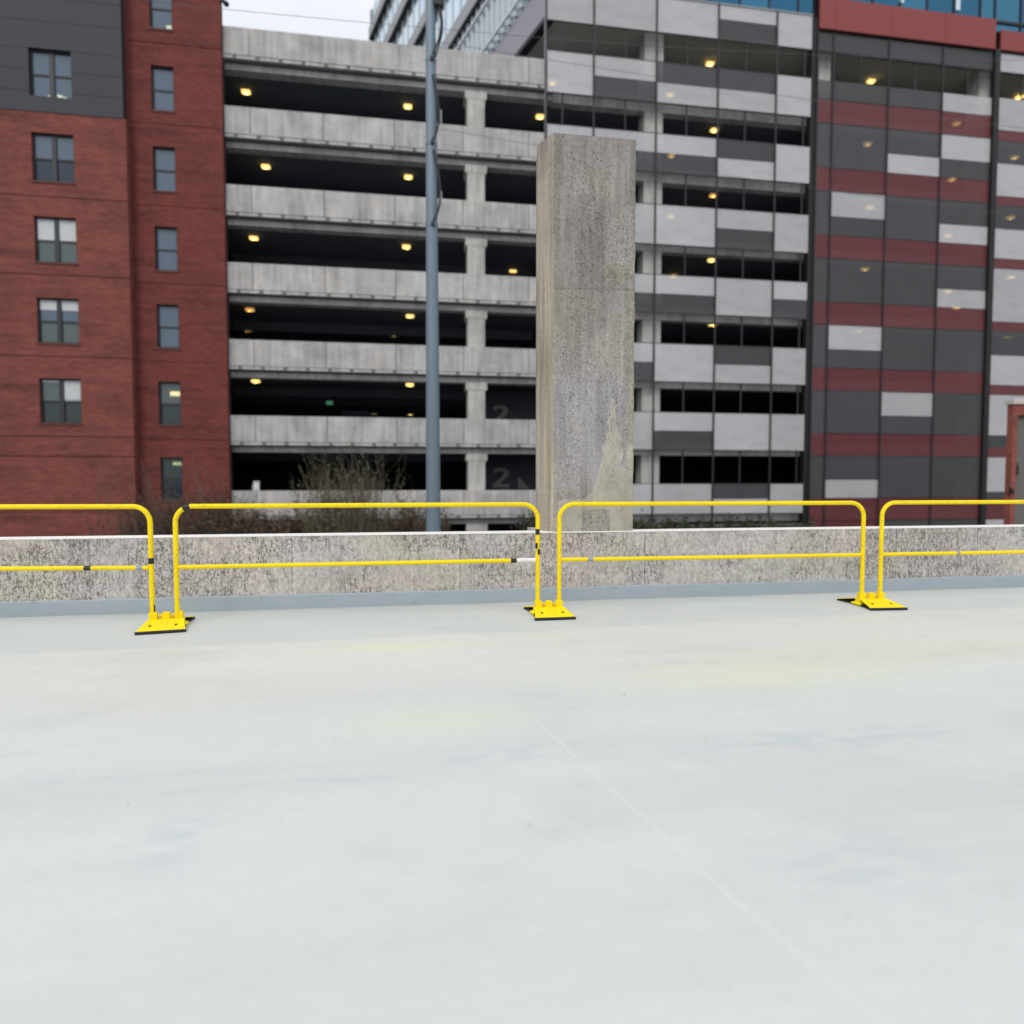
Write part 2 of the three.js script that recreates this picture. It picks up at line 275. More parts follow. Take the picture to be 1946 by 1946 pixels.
M.lampDim = new THREE.MeshStandardMaterial({ color: 0xfff0c8, emissive: new THREE.Color().setRGB(0.62, 0.49, 0.2), roughness: 0.6 });
M.lampOrange = new THREE.MeshStandardMaterial({ color: 0xffc080, emissive: new THREE.Color().setRGB(0.6, 0.3, 0.08), roughness: 0.6 });
M.lampWarmWhite = new THREE.MeshStandardMaterial({ color: 0xfff4e0, emissive: new THREE.Color().setRGB(22, 14, 6.5), roughness: 0.6 });
M.exitGlow = new THREE.MeshStandardMaterial({ color: 0x204030, emissive: new THREE.Color().setRGB(0.05, 0.16, 0.09), roughness: 0.6 });
M.lampBody = std([0.25, 0.24, 0.22], 0.6);
M.numberPaint = std([0.30, 0.28, 0.26], 0.9);

// barriers
const yel = (c) => new THREE.MeshPhysicalMaterial({ map: texture(1024, 128, (u, v) => { const n = vn(u * 60, v * 6, 60, 6) - 0.5, m = vn(u * 14, v * 2, 14, 2) - 0.5, s = fbm(u * 300, v * 14, 3), q = 1 + 0.08 * n + 0.08 * m, w = s > 0.735 ? 0.62 : 1, d = s > 0.735 ? 0.03 : 0; return [c[0] * q * w, c[1] * q * w, c[2] * q + d]; }), roughness: 0.5, specularIntensity: 0.6 });
M.yellow = yel([0.90, 0.68, 0.0]); M.yellowPlate = yel([0.92, 0.74, 0.0]);
M.tape = std([0.012, 0.012, 0.014], 0.5); M.greyTape = std([0.30, 0.32, 0.37], 0.55); M.sticker = std([0.78, 0.78, 0.79], 0.5); M.stickerLine = std([0.35, 0.35, 0.36], 0.6);
M.rubber = std([0.014, 0.013, 0.018], 0.75); M.bolt = std([0.55, 0.54, 0.5], 0.35, { metalness: 0.9 }); M.hole = std([0.02, 0.018, 0.01], 0.9);
M.sealant = std([0.618, 0.650, 0.640], 0.62);
M.pole = new THREE.MeshStandardMaterial({ map: texture(128, 512, (u, v) => { const n = vn(u * 10, v * 30, 10, 30) - 0.5, s = vn(u * 24, v * 3, 24, 3) - 0.5, q = 1 + 0.16 * n + 0.14 * s; return [0.185 * q, 0.245 * q, 0.305 * q]; }, { size: [0.25, 0.2] }), roughness: 0.5, metalness: 0.2 });
M.cable = std([0.035, 0.037, 0.045], 0.7); M.wire = std([0.13, 0.135, 0.15], 0.8);
M.twig = std([0.16, 0.125, 0.095], 0.9); M.twigDark = std([0.058, 0.043, 0.033], 0.95); M.twigGreen = std([0.16, 0.145, 0.10], 0.9); M.bud = std([0.15, 0.15, 0.085], 0.85, { side: THREE.DoubleSide });
M.leafDark = std([0.045, 0.06, 0.028], 0.85, { side: THREE.DoubleSide }); M.leafBrown = std([0.125, 0.088, 0.06], 0.9, { side: THREE.DoubleSide });
M.ground = new THREE.MeshStandardMaterial({ map: texture(512, 512, (u, v) => { const n = vn(u * 12, v * 12, 12, 12) * 0.6 + vn(u * 60, v * 60, 60, 60) * 0.4, q = 0.6 + 0.7 * n; return [0.075 * q, 0.072 * q, 0.05 * q]; }, { size: [9, 9] }), roughness: 1 });
M.carPaint = phys([0.10, 0.13, 0.17], 0.35, { clearcoat: 1 }); M.carGlass = phys([0.03, 0.035, 0.04], 0.05, {}); M.stone = std([0.62, 0.58, 0.55], 0.9); M.whiteBox = std([0.75, 0.77, 0.80], 0.6);

// ------------------------------------------------------------------ the setting: street level far below, the roof deck
const GY = -3.2;
structure('ground', (() => { const g = new THREE.PlaneGeometry(3000, 3000); g.rotateX(-Math.PI / 2); g.translate(0, GY, 0); return metreUV(g); })(), M.ground);
const WZ = 7.27;                                                        // depth of the parapet's face
const deck = structure('deck_floor', box(-26, 32, -0.35, 0, -14, WZ + 0.2), M.deck);
{ // the sealed joint that wanders across the deck: a low ridge
  const pts = [[0.22, -7.2], [0.30, -6.43], [0.43, -5.03], [0.60, -4.2], [0.77, -3.42], [0.86, -2.91], [0.97, -2.36], [1.04, -1.96], [1.09, -1.75], [1.13, -1.57], [1.18, -1.42], [1.35, -0.6], [1.6, 1.2], [2.2, 6]];
  const c = new THREE.CatmullRomCurve3(pts.map(([x, z]) => new THREE.Vector3(x, 0, z))), N = 260, pos = [], r = rng(5);
  let prev = null; const bare = [];
  for (let i = 0; i <= N; i++) {
    const p = c.getPointAt(i / N), w = 0.005 + 0.005 * r(), h = 0.0012 + 0.0028 * vn(i * 0.11, 3), o = 0.004 * (r() - 0.5), q = [[p.x - w + o, 0.0002, p.z], [p.x + o, h, p.z], [p.x + w + o, 0.0002, p.z]];
    if (prev) for (let k = 0; k < 2; k++) (p.z > -3.62 && p.z < 0.5 && vn(p.z * 4, 31) > 0.14 ? bare : pos).push(...prev[k], ...q[k + 1], ...q[k], ...prev[k], ...prev[k + 1], ...q[k + 1]);
    prev = q;
  }
  for (const [a, m, n] of [[pos, M.deck, 'coated_joint'], [bare, M.sealant, 'sealant_joint']]) { const g = new THREE.BufferGeometry(); g.setAttribute('position', new THREE.Float32BufferAttribute(a, 3)); g.computeVertexNormals(); obj(n, metreUV(g), m, deck); }
}

// ------------------------------------------------------------------ parapet and pillar
const parapet = thing('parapet_wall', 'low rough concrete parapet with white top and blue-grey painted foot', 'wall', [2, 0, -WZ - 0.1]);
obj('wall_body', box(-26, 32, 0, 0.762, WZ, WZ + 0.2), M.parapet, parapet);
obj('coping', box(-26, 32, 0.762, 0.779, WZ - 0.006, WZ + 0.206, 0.006), M.coping, parapet);
{ // painted upstand with a slightly uneven top edge
  const N = 400, pos = [], r = rng(11); const top = x => 0.150 + 0.006 * (vn(x * 3, 5) - 0.5) + 0.005 * (vn(x * 21, 9) - 0.5);
  const q = (a, b, c, d) => pos.push(...a, ...b, ...c, ...a, ...c, ...d);
  for (let i = 0; i < N; i++) {
    const a = -26 + 58 * i / N, b = -26 + 58 * (i + 1) / N, za = -WZ + 0.008, zb = -WZ + 0.026;
    q([a, 0, zb], [b, 0, zb], [b, top(b) - 0.012, za], [a, top(a) - 0.012, za]); q([a, top(a) - 0.012, za], [b, top(b) - 0.012, za], [b, top(b), -WZ], [a, top(a), -WZ]);
  }
  const g = new THREE.BufferGeometry(); g.setAttribute('position', new THREE.Float32BufferAttribute(pos, 3)); g.computeVertexNormals();
  obj('painted_foot', metreUV(g), M.bandPaint, parapet);
}
const pillar = thing('concrete_pillar', 'tall weathered concrete pillar with pitted grey face rising from the parapet wall', 'pillar', [2.1, 0.779, -WZ - 0.3]);
{
  const A = [1.648, -WZ + 0.004], A2 = [2.592, -WZ + 0.004], B = [1.535, -7.55], C = [1.60, -7.95], D = [2.62, -7.95];
  const len = Math.hypot(A[0] - B[0], A[1] - B[1]), y0 = 0.779, y1 = 5.125, pos = [], uv = [], c = 0.014;
  const U = s => (s + FU) / 1.3, V = y => (y - 0.72) / 4.5;
  const col = (x, z, s) => ({ x, z, s });
  const dir = [(A[0] - B[0]) / len, (A[1] - B[1]) / len];
  const ring = [col(C[0], C[1], -0.3), col(B[0], B[1], -len), col(A[0] - dir[0] * c, A[1] - dir[1] * c, -c), col(A[0] + c, A[1], 0.006), col(A2[0] - c, A2[1], 0.944 - c), col(A2[0] + 0.003, A2[1] - c, 0.95), col(D[0], D[1], 0.99)];
  const NY = 90, r = rng(3);
  const wob = (y, k) => (k === 2 || k === 3 || k === 4 || k === 5) ? 0.007 * (vn(y * 9, k * 3) - 0.5) + 0.006 * (vn(y * 31, k * 7) - 0.5) : 0;
  for (let k = 0; k < ring.length; k++) { const p = ring[k], q = ring[(k + 1) % ring.length];
    for (let j = 0; j < NY; j++) { const ya = y0 + (y1 - y0) * j / NY, yb = y0 + (y1 - y0) * (j + 1) / NY;
      const P = [p.x + wob(ya, k), ya, p.z], Q = [q.x + wob(ya, (k + 1) % 7), ya, q.z], S = [q.x + wob(yb, (k + 1) % 7), yb, q.z], T = [p.x + wob(yb, k), yb, p.z];
      pos.push(...P, ...Q, ...S, ...P, ...S, ...T); const us = U(p.s), uq = U(k === 6 ? 1.0 : q.s);
      uv.push(us, V(ya), uq, V(ya), uq, V(yb), us, V(ya), uq, V(yb), us, V(yb)); } }
  const g = new THREE.BufferGeometry(); g.setAttribute('position', new THREE.Float32BufferAttribute(pos, 3)); g.setAttribute('uv', new THREE.Float32BufferAttribute(uv, 2)); g.computeVertexNormals();
  obj('shaft', g, M.pillar, pillar);
  obj('top_cap', prism(ring.map(p => [mix(p.x, 2.1, 0.012), mix(p.z, -7.6, 0.02)]), y1 - 0.04, y1 - 0.004), M.pillarTop, pillar);
  obj('footing', box(1.5, 2.7, GY, 0.779, WZ + 0.205, WZ + 0.7), M.column, pillar);
}

// ------------------------------------------------------------------ yellow guardrails and their weighted feet
const TR = 0.0225, TOP = 1.11, MID = 0.548, BEND = 0.15;
function railPath(L) {
  const p = new THREE.CurvePath(), v = (x, y) => new THREE.Vector3(x, y, 0), k = 0.5523 * BEND;
  p.add(new THREE.LineCurve3(v(0, 0.055), v(0, TOP - BEND)));
  p.add(new THREE.CubicBezierCurve3(v(0, TOP - BEND), v(0, TOP - BEND + k), v(BEND - k, TOP), v(BEND, TOP)));
  p.add(new THREE.LineCurve3(v(BEND, TOP), v(L - BEND, TOP)));
  p.add(new THREE.CubicBezierCurve3(v(L - BEND, TOP), v(L - BEND + k, TOP), v(L, TOP - BEND + k), v(L, TOP - BEND)));
  p.add(new THREE.LineCurve3(v(L, TOP - BEND), v(L, 0.055)));
  return p;
}
function barrier(label, x0, z0, x1, z1) {                               // its own frame: x along the rail
  const t = thing('guardrail_barrier', label, 'guardrail', [0, 0, 0], 'yellow guardrails along the parapet'), L = Math.hypot(x1 - x0, z1 - z0);
  const add = (name, g, m) => { const o = new THREE.Mesh(Array.isArray(g) ? mergeGeometries(g) : g, m); o.name = name; o.castShadow = o.receiveShadow = true; t.add(o); return o; };
  add('bent_frame', new THREE.TubeGeometry(railPath(L), 260, TR, 16), M.yellow);
  const mid = new THREE.CylinderGeometry(TR * 0.9, TR * 0.9, L - TR * 1.2, 16, 1, true); mid.rotateZ(Math.PI / 2); mid.translate(L / 2, MID, 0); add('mid_rail', mid, M.yellow);
  for (const x of [TR * 0.55, L - TR * 0.55]) { const g = new THREE.TorusGeometry(TR * 0.92, 0.004, 6, 18); g.rotateY(Math.PI / 2); g.translate(x + (x < 1 ? TR * 0.4 : -TR * 0.4), MID, 0); add('weld_bead', g, M.yellow); }
  t.position.set(x0, 0, z0); t.rotation.y = -Math.atan2(z1 - z0, x1 - x0);
  return { t, L, add,
    onRail(name, x, w, m, r = TR * 0.9 + 0.002) { const g = new THREE.CylinderGeometry(r, r, w, 20, 1, true); g.rotateZ(Math.PI / 2); g.translate(x, MID, 0); return add(name, g, m); },
    onPost(name, x, y0, y1, m, a0 = 0, a1 = 2 * Math.PI) { const g = new THREE.CylinderGeometry(TR + 0.002, TR + 0.002, y1 - y0, 20, 1, true, a0, a1 - a0); g.translate(x, (y0 + y1) / 2, 0); return add(name, g, m); },
    clamp(x) {                                                          // cloth tape wound round the rail, its loose end hanging
      const r = TR * 0.9 + 0.002, g = new THREE.CylinderGeometry(r, r, 0.055, 18, 1, true); g.rotateZ(Math.PI / 2); g.translate(x, MID, 0);
      const s = new THREE.Shape([[-0.026, 0], [0.030, 0], [0.036, -0.026], [0.022, -0.020], [0.006, -0.012]].map(q => new THREE.Vector2(...q))), e = new THREE.ExtrudeGeometry(s, { depth: 0.002, bevelEnabled: false }); e.translate(x, MID - TR * 0.72, TR * 0.5);
      return add('tape_wrap', [g.toNonIndexed(), e], M.greyTape); } };
}
// posts meet the feet at x = -2.165, 1.45 and 5.0
const b1 = barrier('yellow guardrail with a black midrail band, in front of the wide brick block', -5.72, -6.95, -2.275, -6.55);
const X1 = x => (x + 5.72) / Math.cos(Math.atan2(0.4, 3.445));
b1.onRail('black_tape', X1(-2.835), 0.06, M.tape); b1.clamp(X1(-2.375)); b1.onPost('black_tape', b1.L, 0.585, 0.638, M.tape);
b1.onPost('black_tape', b1.L, 0.135, 0.205, M.tape, R(60), R(112)); b1.onPost('black_tape', b1.L, 0.135, 0.205, M.tape, R(248), R(300));
const b2 = barrier('yellow guardrail with black tape on its bent corner and a white midrail sticker', -2.06, -6.55, 1.342, -6.56);
{
  const a = R(118), k = [], c = new THREE.Vector3(BEND, TOP - BEND, 0);
  for (let i = 0; i <= 6; i++) { const q = R(98 + 24 * i / 6); k.push([c.x + BEND * Math.cos(q), c.y + BEND * Math.sin(q), 0]); }
  b2.add('black_tape', tube(k, TR + 0.0022, 18, 10), M.tape);
  b2.onRail('black_tape', 3.155, 0.058, M.tape); b2.onRail('white_sticker', 3.283, 0.19, M.sticker);
  for (const [y, w] of [[0.006, 0.10], [-0.006, 0.13]]) { const g = new THREE.BoxGeometry(w, 0.0022, 0.0012); g.translate(3.28, MID + y, TR * 0.9 + 0.0008); b2.add('sticker_line', g, M.stickerLine); }
  b2.onPost('black_tape', b2.L, 0.805, 0.862, M.tape, R(-88), R(40)); b2.onPost('black_tape', b2.L, 0.665, 0.722, M.tape, R(-95), R(-12)); b2.onPost('black_tape', b2.L, 0.665, 0.722, M.tape, R(50), R(95));
  b2.onPost('black_tape', b2.L, 0.605, 0.660, M.tape, R(-15), R(92));
}
const b3 = barrier('yellow guardrail in front of the pillar, grey tape near one midrail end', 1.562, -6.55, 4.895, -6.46); b3.clamp(0.322);
const b4 = barrier('yellow guardrail with small grey midrail tape, below the red brick gateway', 5.115, -6.46, 8.52, -6.40);
{ const g = new THREE.CylinderGeometry(TR * 0.9 + 0.004, TR * 0.9 + 0.004, 0.035, 18, 1, true); g.rotateZ(Math.PI / 2); g.translate(0.93, MID, 0); const k = new THREE.BoxGeometry(0.02, 0.018, 0.014); k.translate(0.93, MID - TR - 0.004, 0.004); b4.add('tape_wrap', [g.toNonIndexed(), k.toNonIndexed()], M.greyTape); }

function hexa(b, t) {                                                   // bottom and top quads, each counter-clockwise seen from above
  const P = [], q = (...v) => { for (const i of [0, 1, 2, 0, 2, 3]) P.push(...v[i]); };
  q(t[0], t[1], t[2], t[3]); q(b[3], b[2], b[1], b[0]);
  for (let i = 0; i < 4; i++) { const j = (i + 1) % 4; q(b[i], b[j], t[j], t[i]); }
  const g = new THREE.BufferGeometry(); g.setAttribute('position', new THREE.Float32BufferAttribute(P, 3)); g.computeVertexNormals(); return metreUV(g);
}
function makeBase() {
  const t = thing('barrier_foot', 'yellow steel barrier foot', 'barrier base', [0, 0, 0], 'yellow steel feet that carry the guardrails');
  const add = (name, g, m) => { const o = new THREE.Mesh(Array.isArray(g) ? mergeGeometries(g.map(x => x.index ? x.toNonIndexed() : x)) : g, m); o.name = name; o.castShadow = o.receiveShadow = true; t.add(o); return o; };
  const bx = (x0, x1, y0, y1, z0, z1, r = 0.003) => { const g = new RoundedBoxGeometry(x1 - x0, y1 - y0, z1 - z0, 2, r); g.translate((x0 + x1) / 2, (y0 + y1) / 2, (z0 + z1) / 2); return g; };
  const w0 = 0.150, w1 = 0.198, zf = 0.30, zc = 0.045, yc = 0.076, yf = 0.027, th = 0.008;
  for (const s of [1, -1]) {
    const z = v => s * v, ccw = a => s > 0 ? a : [...a].reverse();
    add(s > 0 ? 'front_plate' : 'rear_plate', hexa(ccw([[-w1, yf - th, z(zf)], [w1, yf - th, z(zf)], [w0, yc - th, z(zc)], [-w0, yc - th, z(zc)]]), ccw([[-w1, yf, z(zf)], [w1, yf, z(zf)], [w0, yc, z(zc)], [-w0, yc, z(zc)]])), M.yellowPlate);
    // rubber mat below the plate, its thick rounded lip showing along the outer edge
    const sh = new THREE.Shape([[-w1, -zf], [w1, -zf], [w0 + 0.003, -zc], [-w0 - 0.003, -zc]].map(q => new THREE.Vector2(...q)));
    const mat = new THREE.ExtrudeGeometry(sh, { depth: 0.014, bevelEnabled: true, bevelThickness: 0.002, bevelSize: 0.003, bevelSegments: 1 }); mat.rotateX(-Math.PI / 2); mat.translate(0, 0.002, 0); if (s < 0) mat.rotateY(Math.PI);
    const lip = new THREE.CapsuleGeometry(s > 0 ? 0.0145 : 0.009, 2 * w1 - 0.012, 6, 12); lip.rotateZ(Math.PI / 2); lip.scale(1, 0.95, 1); lip.translate(0, s > 0 ? 0.0142 : 0.0092, z(zf + 0.004));
    add('rubber_edge', [metreUV(mat), lip], M.rubber);
    for (const k of [-1, 1]) { const h = new THREE.BoxGeometry(0.021, 0.003, 0.03), f = 0.45, y = mix(yf, yc, f), zz = mix(zf, zc, f); h.rotateX(s * Math.atan2(yc - yf, zf - zc)); h.translate(k * 0.105, y + 0.0003, z(zz)); add('slot', h, M.hole); }
  }
  for (const s of [1, -1]) {                                            // folded side gussets between the two plates
    const g = s > 0 ? a => a : a => [...a].reverse();
    add('side_gusset', hexa(g([[s * 0.05, 0.010, 0.04], [s * 0.176, 0.010, 0.075], [s * 0.176, 0.010, -0.075], [s * 0.05, 0.010, -0.04]]), g([[s * 0.05, yc - 0.002, 0.04], [s * 0.181, 0.020, 0.082], [s * 0.181, 0.020, -0.082], [s * 0.05, yc - 0.002, -0.04]])), M.yellowPlate);
  }
  add('centre_plate', bx(-w0, w0, 0.012, yc - 0.001, -0.046, 0.046), M.yellowPlate);
  for (const x of [-0.108, 0.108]) add('socket', bx(x - 0.034, x + 0.034, yc - 0.004, 0.140, -0.031, 0.031, 0.005), M.yellow);
  add('middle_stub', bx(-0.031, 0.031, yc - 0.004, 0.136, -0.026, 0.026, 0.005), M.yellow);
  for (const x of [-0.054, 0.054]) {
    add('web_plate', bx(x - 0.024, x + 0.024, yc - 0.004, 0.116, -0.008, 0.008, 0.002), M.yellow);
    const g = new THREE.CylinderGeometry(0.0105, 0.0105, 0.012, 6); g.rotateX(Math.PI / 2); g.translate(x, 0.096, 0.013); const n = new THREE.CylinderGeometry(0.0055, 0.0055, 0.012, 10); n.rotateX(Math.PI / 2); n.translate(x, 0.096, 0.022); add('bolt', [g, n], M.bolt);
  }
  return t;
}
{
  const proto = makeBase();
  [[-2.155, -6.55, R(9), 'yellow steel barrier foot on the deck in front of the brick building'], [1.452, -6.55, R(0), 'yellow steel barrier foot on the deck in front of the concrete pillar'], [5.005, -6.46, R(-4), 'yellow steel barrier foot in front of the red panel part of the garage']].forEach(([x, z, a, label], i) => {
    const o = i ? proto.clone() : proto;
    if (i) { o.name = numbered('barrier_foot'); scene.add(o); o.userData = { ...proto.userData }; }
    o.position.set(x, 0, z); o.rotation.y = a; o.userData.label = label;
  });
}

// ------------------------------------------------------------------ brick apartment building
const BZ = 27.4, SZ = 27.8;
const bk = Z => [x => x * Z / 27, y => 1.341 + (y - 1.341) * Z / 27];
const apt = thing('brick_building', 'red brick apartment building with dark grey cladding above and paired sash windows', 'building', [-12, GY, -BZ]);
function sash(holder, x0, x1, y0, y1, zf, panes, mats, extra = {}) {     // one opening: dark frame, meeting rail, panes, sill, and the room's blinds or lamp
  const w = hold('window', holder), f = 0.055, n = panes, g = [], m = extra.mullion ?? 0.11;
  g.push(box(x0, x1, y1 - f, y1, zf, zf + 0.09), box(x0, x1, y0, y0 + f, zf, zf + 0.09), box(x0, x0 + f, y0 + f, y1 - f, zf, zf + 0.09), box(x1 - f, x1, y0 + f, y1 - f, zf, zf + 0.09));
  const inner = (x1 - x0 - 2 * f - (n - 1) * m) / n, ym = y0 + (y1 - y0) * 0.49;
  for (let i = 0; i < n; i++) {
    const a = x0 + f + i * (inner + m), b = a + inner;
    if (i) obj('mullion', box(a - m, a, y0 + f, y1 - f, zf - 0.01, zf + 0.09), M.frameDark, w);
    g.push(box(a, b, ym - 0.03, ym + 0.03, zf + 0.015, zf + 0.08));
    const sheet = (lo, hi, z) => { const q = new THREE.PlaneGeometry(b - a, hi - lo); q.translate((a + b) / 2, (lo + hi) / 2, -z); return metreUV(q); };   // one thin sheet of glass
    obj('pane', sheet(ym + 0.03, y1 - f, zf + 0.045), mats[2 * i], w);
    obj('pane', sheet(y0 + f, ym - 0.03, zf + 0.055), mats[2 * i + 1], w);
    if (extra.blind) obj('blind', box(a, b, y1 - f - (y1 - y0) * extra.blind[i], y1 - f, zf + 0.03, zf + 0.04), M.blind, w);
  }
  obj('frame', g, M.frameDark, w);
  if (extra.sill !== false) obj('sill', box(x0 - 0.05, x1 + 0.05, y0 - 0.075, y0, zf - 0.14, zf + 0.05), M.sill, w);
  if (extra.lamp) obj('room_lamp', box(...extra.lamp, zf + 0.2, zf + 0.28), M.lampWarmWhite, w);
  return w;
}
{
  const [X, Y] = bk(BZ), xr = X(-9.87), xw0 = X(-13.03), xw1 = X(-11.64), yb = Y(14.56);
  const rows = [[16.78, 15.12], [13.85, 12.15], [10.9, 9.28], [8.0, 6.38], [5.1, 3.48]].map(r => r.map(Y)), joints = [14.56, 11.59, 8.81, 5.88, 2.97, 2.24, 0.2].map(Y);
  // brick storeys with real expansion joints between them
  let top = yb;
  for (let i = 1; i < joints.length; i++) {
    const lo = joints[i], win = rows.slice(1).find(([a, b]) => b > lo && a < top);
    obj('wall', wallWithHoles(-21, xr, lo + 0.03, top, BZ, BZ + 0.3, win ? [[xw0, xw1, win[1], win[0]]] : []), M.brick, apt);
    obj('expansion_joint', box(-21, xr - 0.02, lo, lo + 0.03, BZ + 0.03, BZ + 0.2), M.joint, apt); top = lo;
  }
  obj('wall', box(-21, xr, GY, top, BZ, BZ + 0.3), M.brick, apt);
  // grey cladding boards over the upper storey
  const seams = [14.56, 15.28, 16.02, 16.75, 17.72, 18.55, 19.4, 20.2, 21].map(Y), gx = X(-9.94);
  for (let i = 0; i + 1 < seams.length; i++) {
    const a = seams[i] + 0.012, b = seams[i + 1], hole = rows[0][1] < b && rows[0][0] > a;
    const cut = hole ? [Math.max(a, rows[0][1]), Math.min(b, rows[0][0])] : null;
    if (!cut) obj('cladding_board', box(-21, gx, a, b, BZ - 0.02, BZ + 0.03), M.greyBoard, apt);
    else { const g = [box(-21, xw0, a, b, BZ - 0.02, BZ + 0.03), box(xw1, gx, a, b, BZ - 0.02, BZ + 0.03)]; if (cut[0] > a) g.push(box(xw0, xw1, a, cut[0], BZ - 0.02, BZ + 0.03)); if (cut[1] < b) g.push(box(xw0, xw1, cut[1], b, BZ - 0.02, BZ + 0.03)); obj('cladding_board', g, M.greyBoard, apt); }
  }
  obj('wall_lining', wallWithHoles(-21, gx, yb, Y(21), BZ + 0.04, BZ + 0.3, [[xw0, xw1, rows[0][1], rows[0][0]]]), M.joint, apt);
  const D = M.glassDark, B = M.glassBlue, G = M.glassGreen, P = M.glassPale;
  const looks = [[B, M.glassBlue, B, B], [B, D, B, D], [P, G, P, G], [B, G, B, G], [G, M.glassDeep, P, M.glassDeep]], blinds = [null, null, [0.5, 0.5], [0.22, 0.22], [0.05, 0.42]];
  rows.forEach(([a, b], i) => sash(apt, xw0, xw1, b, a, BZ + 0.11, 2, looks[i], { blind: blinds[i], mullion: 0.15, sill: i > 0, lamp: i ? null : [xw0 + 0.45, xw0 + 0.63, b + 0.08, b + 0.22] }));
  obj('room_lamp', hexa([[xw0 + 0.84, rows[0][1] + 0.06, -BZ - 0.2], [xw0 + 1.26, rows[0][1] + 0.05, -BZ - 0.2], [xw0 + 1.26, rows[0][1] + 0.05, -BZ - 0.26], [xw0 + 0.84, rows[0][1] + 0.06, -BZ - 0.26]], [[xw0 + 0.84, rows[0][1] + 0.24, -BZ - 0.2], [xw0 + 1.2, rows[0][1] + 0.10, -BZ - 0.2], [xw0 + 1.2, rows[0][1] + 0.10, -BZ - 0.26], [xw0 + 0.84, rows[0][1] + 0.24, -BZ - 0.26]]), M.lampWarmWhite, apt);
  obj('room_backing', box(-20.9, xr - 0.35, GY, Y(21), BZ + 0.9, BZ + 1.0), M.room, apt);
  obj('side_wall', box(xr - 0.3, xr - 0.003, GY, Y(21), BZ + 0.302, SZ + 0.2), M.brickStair, apt);
  obj('roof', box(-21, xr, Y(21), Y(21) + 0.2, BZ - 0.1, 32), M.ledgeDark, apt);
}
const stair = { x0: bk(BZ)[0](-9.87), x1: bk(SZ)[0](-6.52) };
{
  const [X, Y] = bk(SZ), xw0 = X(-8.98), xw1 = X(-8.2), rows = [19.5, 16.58, 13.68, 10.78, 7.93, 5.07, 2.24].map(t => [Y(t), Y(t - 1.6)]), joints = [20.4, 17.37, 14.48, 11.52, 8.69, 5.8, 2.9, 0.1].map(Y);
  for (let i = 0; i + 1 < joints.length; i++) {
    const lo = joints[i + 1], top = joints[i], win = rows.find(([a, b]) => b > lo && a < top);
    obj('stair_wall', wallWithHoles(stair.x0, stair.x1, lo + 0.025, top, SZ, SZ + 0.3, win ? [[xw0, xw1, win[1], win[0]]] : []), M.brickStair, apt);
    obj('expansion_joint', box(stair.x0, stair.x1 - 0.02, lo, lo + 0.025, SZ + 0.025, SZ + 0.2), M.joint, apt);
  }
  obj('stair_wall', box(stair.x0, stair.x1, GY, joints[7], SZ, SZ + 0.3), M.brickStair, apt);
  const B = M.glassBlue, D = M.glassDark, G = M.glassGreen;
  rows.forEach(([a, b], i) => sash(apt, xw0, xw1, b, a, SZ + 0.11, 1, [[B, B], [B, B], [B, B], [B, B], [B, B], [G, M.glassDeep], [M.glassDeep, D]][i],
    { lamp: i === 0 ? [xw1 - 0.3, xw1 - 0.1, b + 0.16, b + 0.34] : i === 5 ? [xw1 - 0.48, xw1 - 0.07, a - 0.5, a - 0.33] : i === 6 ? [xw1 - 0.44, xw1 - 0.08, a - 0.3, a - 0.17] : null }));
  obj('side_wall', prism([[stair.x1 - 0.09, -SZ - 0.301], [stair.x1 - 0.40, -SZ - 0.301], [stair.x1 - 1.6, -32], [stair.x1 - 1.28, -32]], GY, joints[0]), M.brickStair, apt);
  obj('room_backing', box(stair.x0 + 0.01, stair.x1 - 0.6, GY, joints[0], SZ + 0.8, SZ + 0.9), M.room, apt);
  obj('rear_wall', box(-21, stair.x1 - 1.6, GY, joints[0], 31.8, 32.0), M.joint, apt);
  obj('roof', prism([[stair.x0, -SZ + 0.05], [stair.x1, -SZ + 0.05], [stair.x1 - 1.27, -32], [stair.x0, -32]], joints[0] + 0.002, joints[0] + 0.2), M.ledgeDark, apt);
  // small dark fitting on the corner high up
  obj('corner_fitting', [box(stair.x1, stair.x1 + 0.16, Y(19.14), Y(19.22), SZ + 0.02, SZ + 0.14), (() => { const g = new THREE.SphereGeometry(0.11, 12, 8); g.scale(1, 0.9, 1); g.translate(stair.x1 + 0.2, Y(19.09), -SZ - 0.08); return metreUV(g); })()], M.black, apt);
}

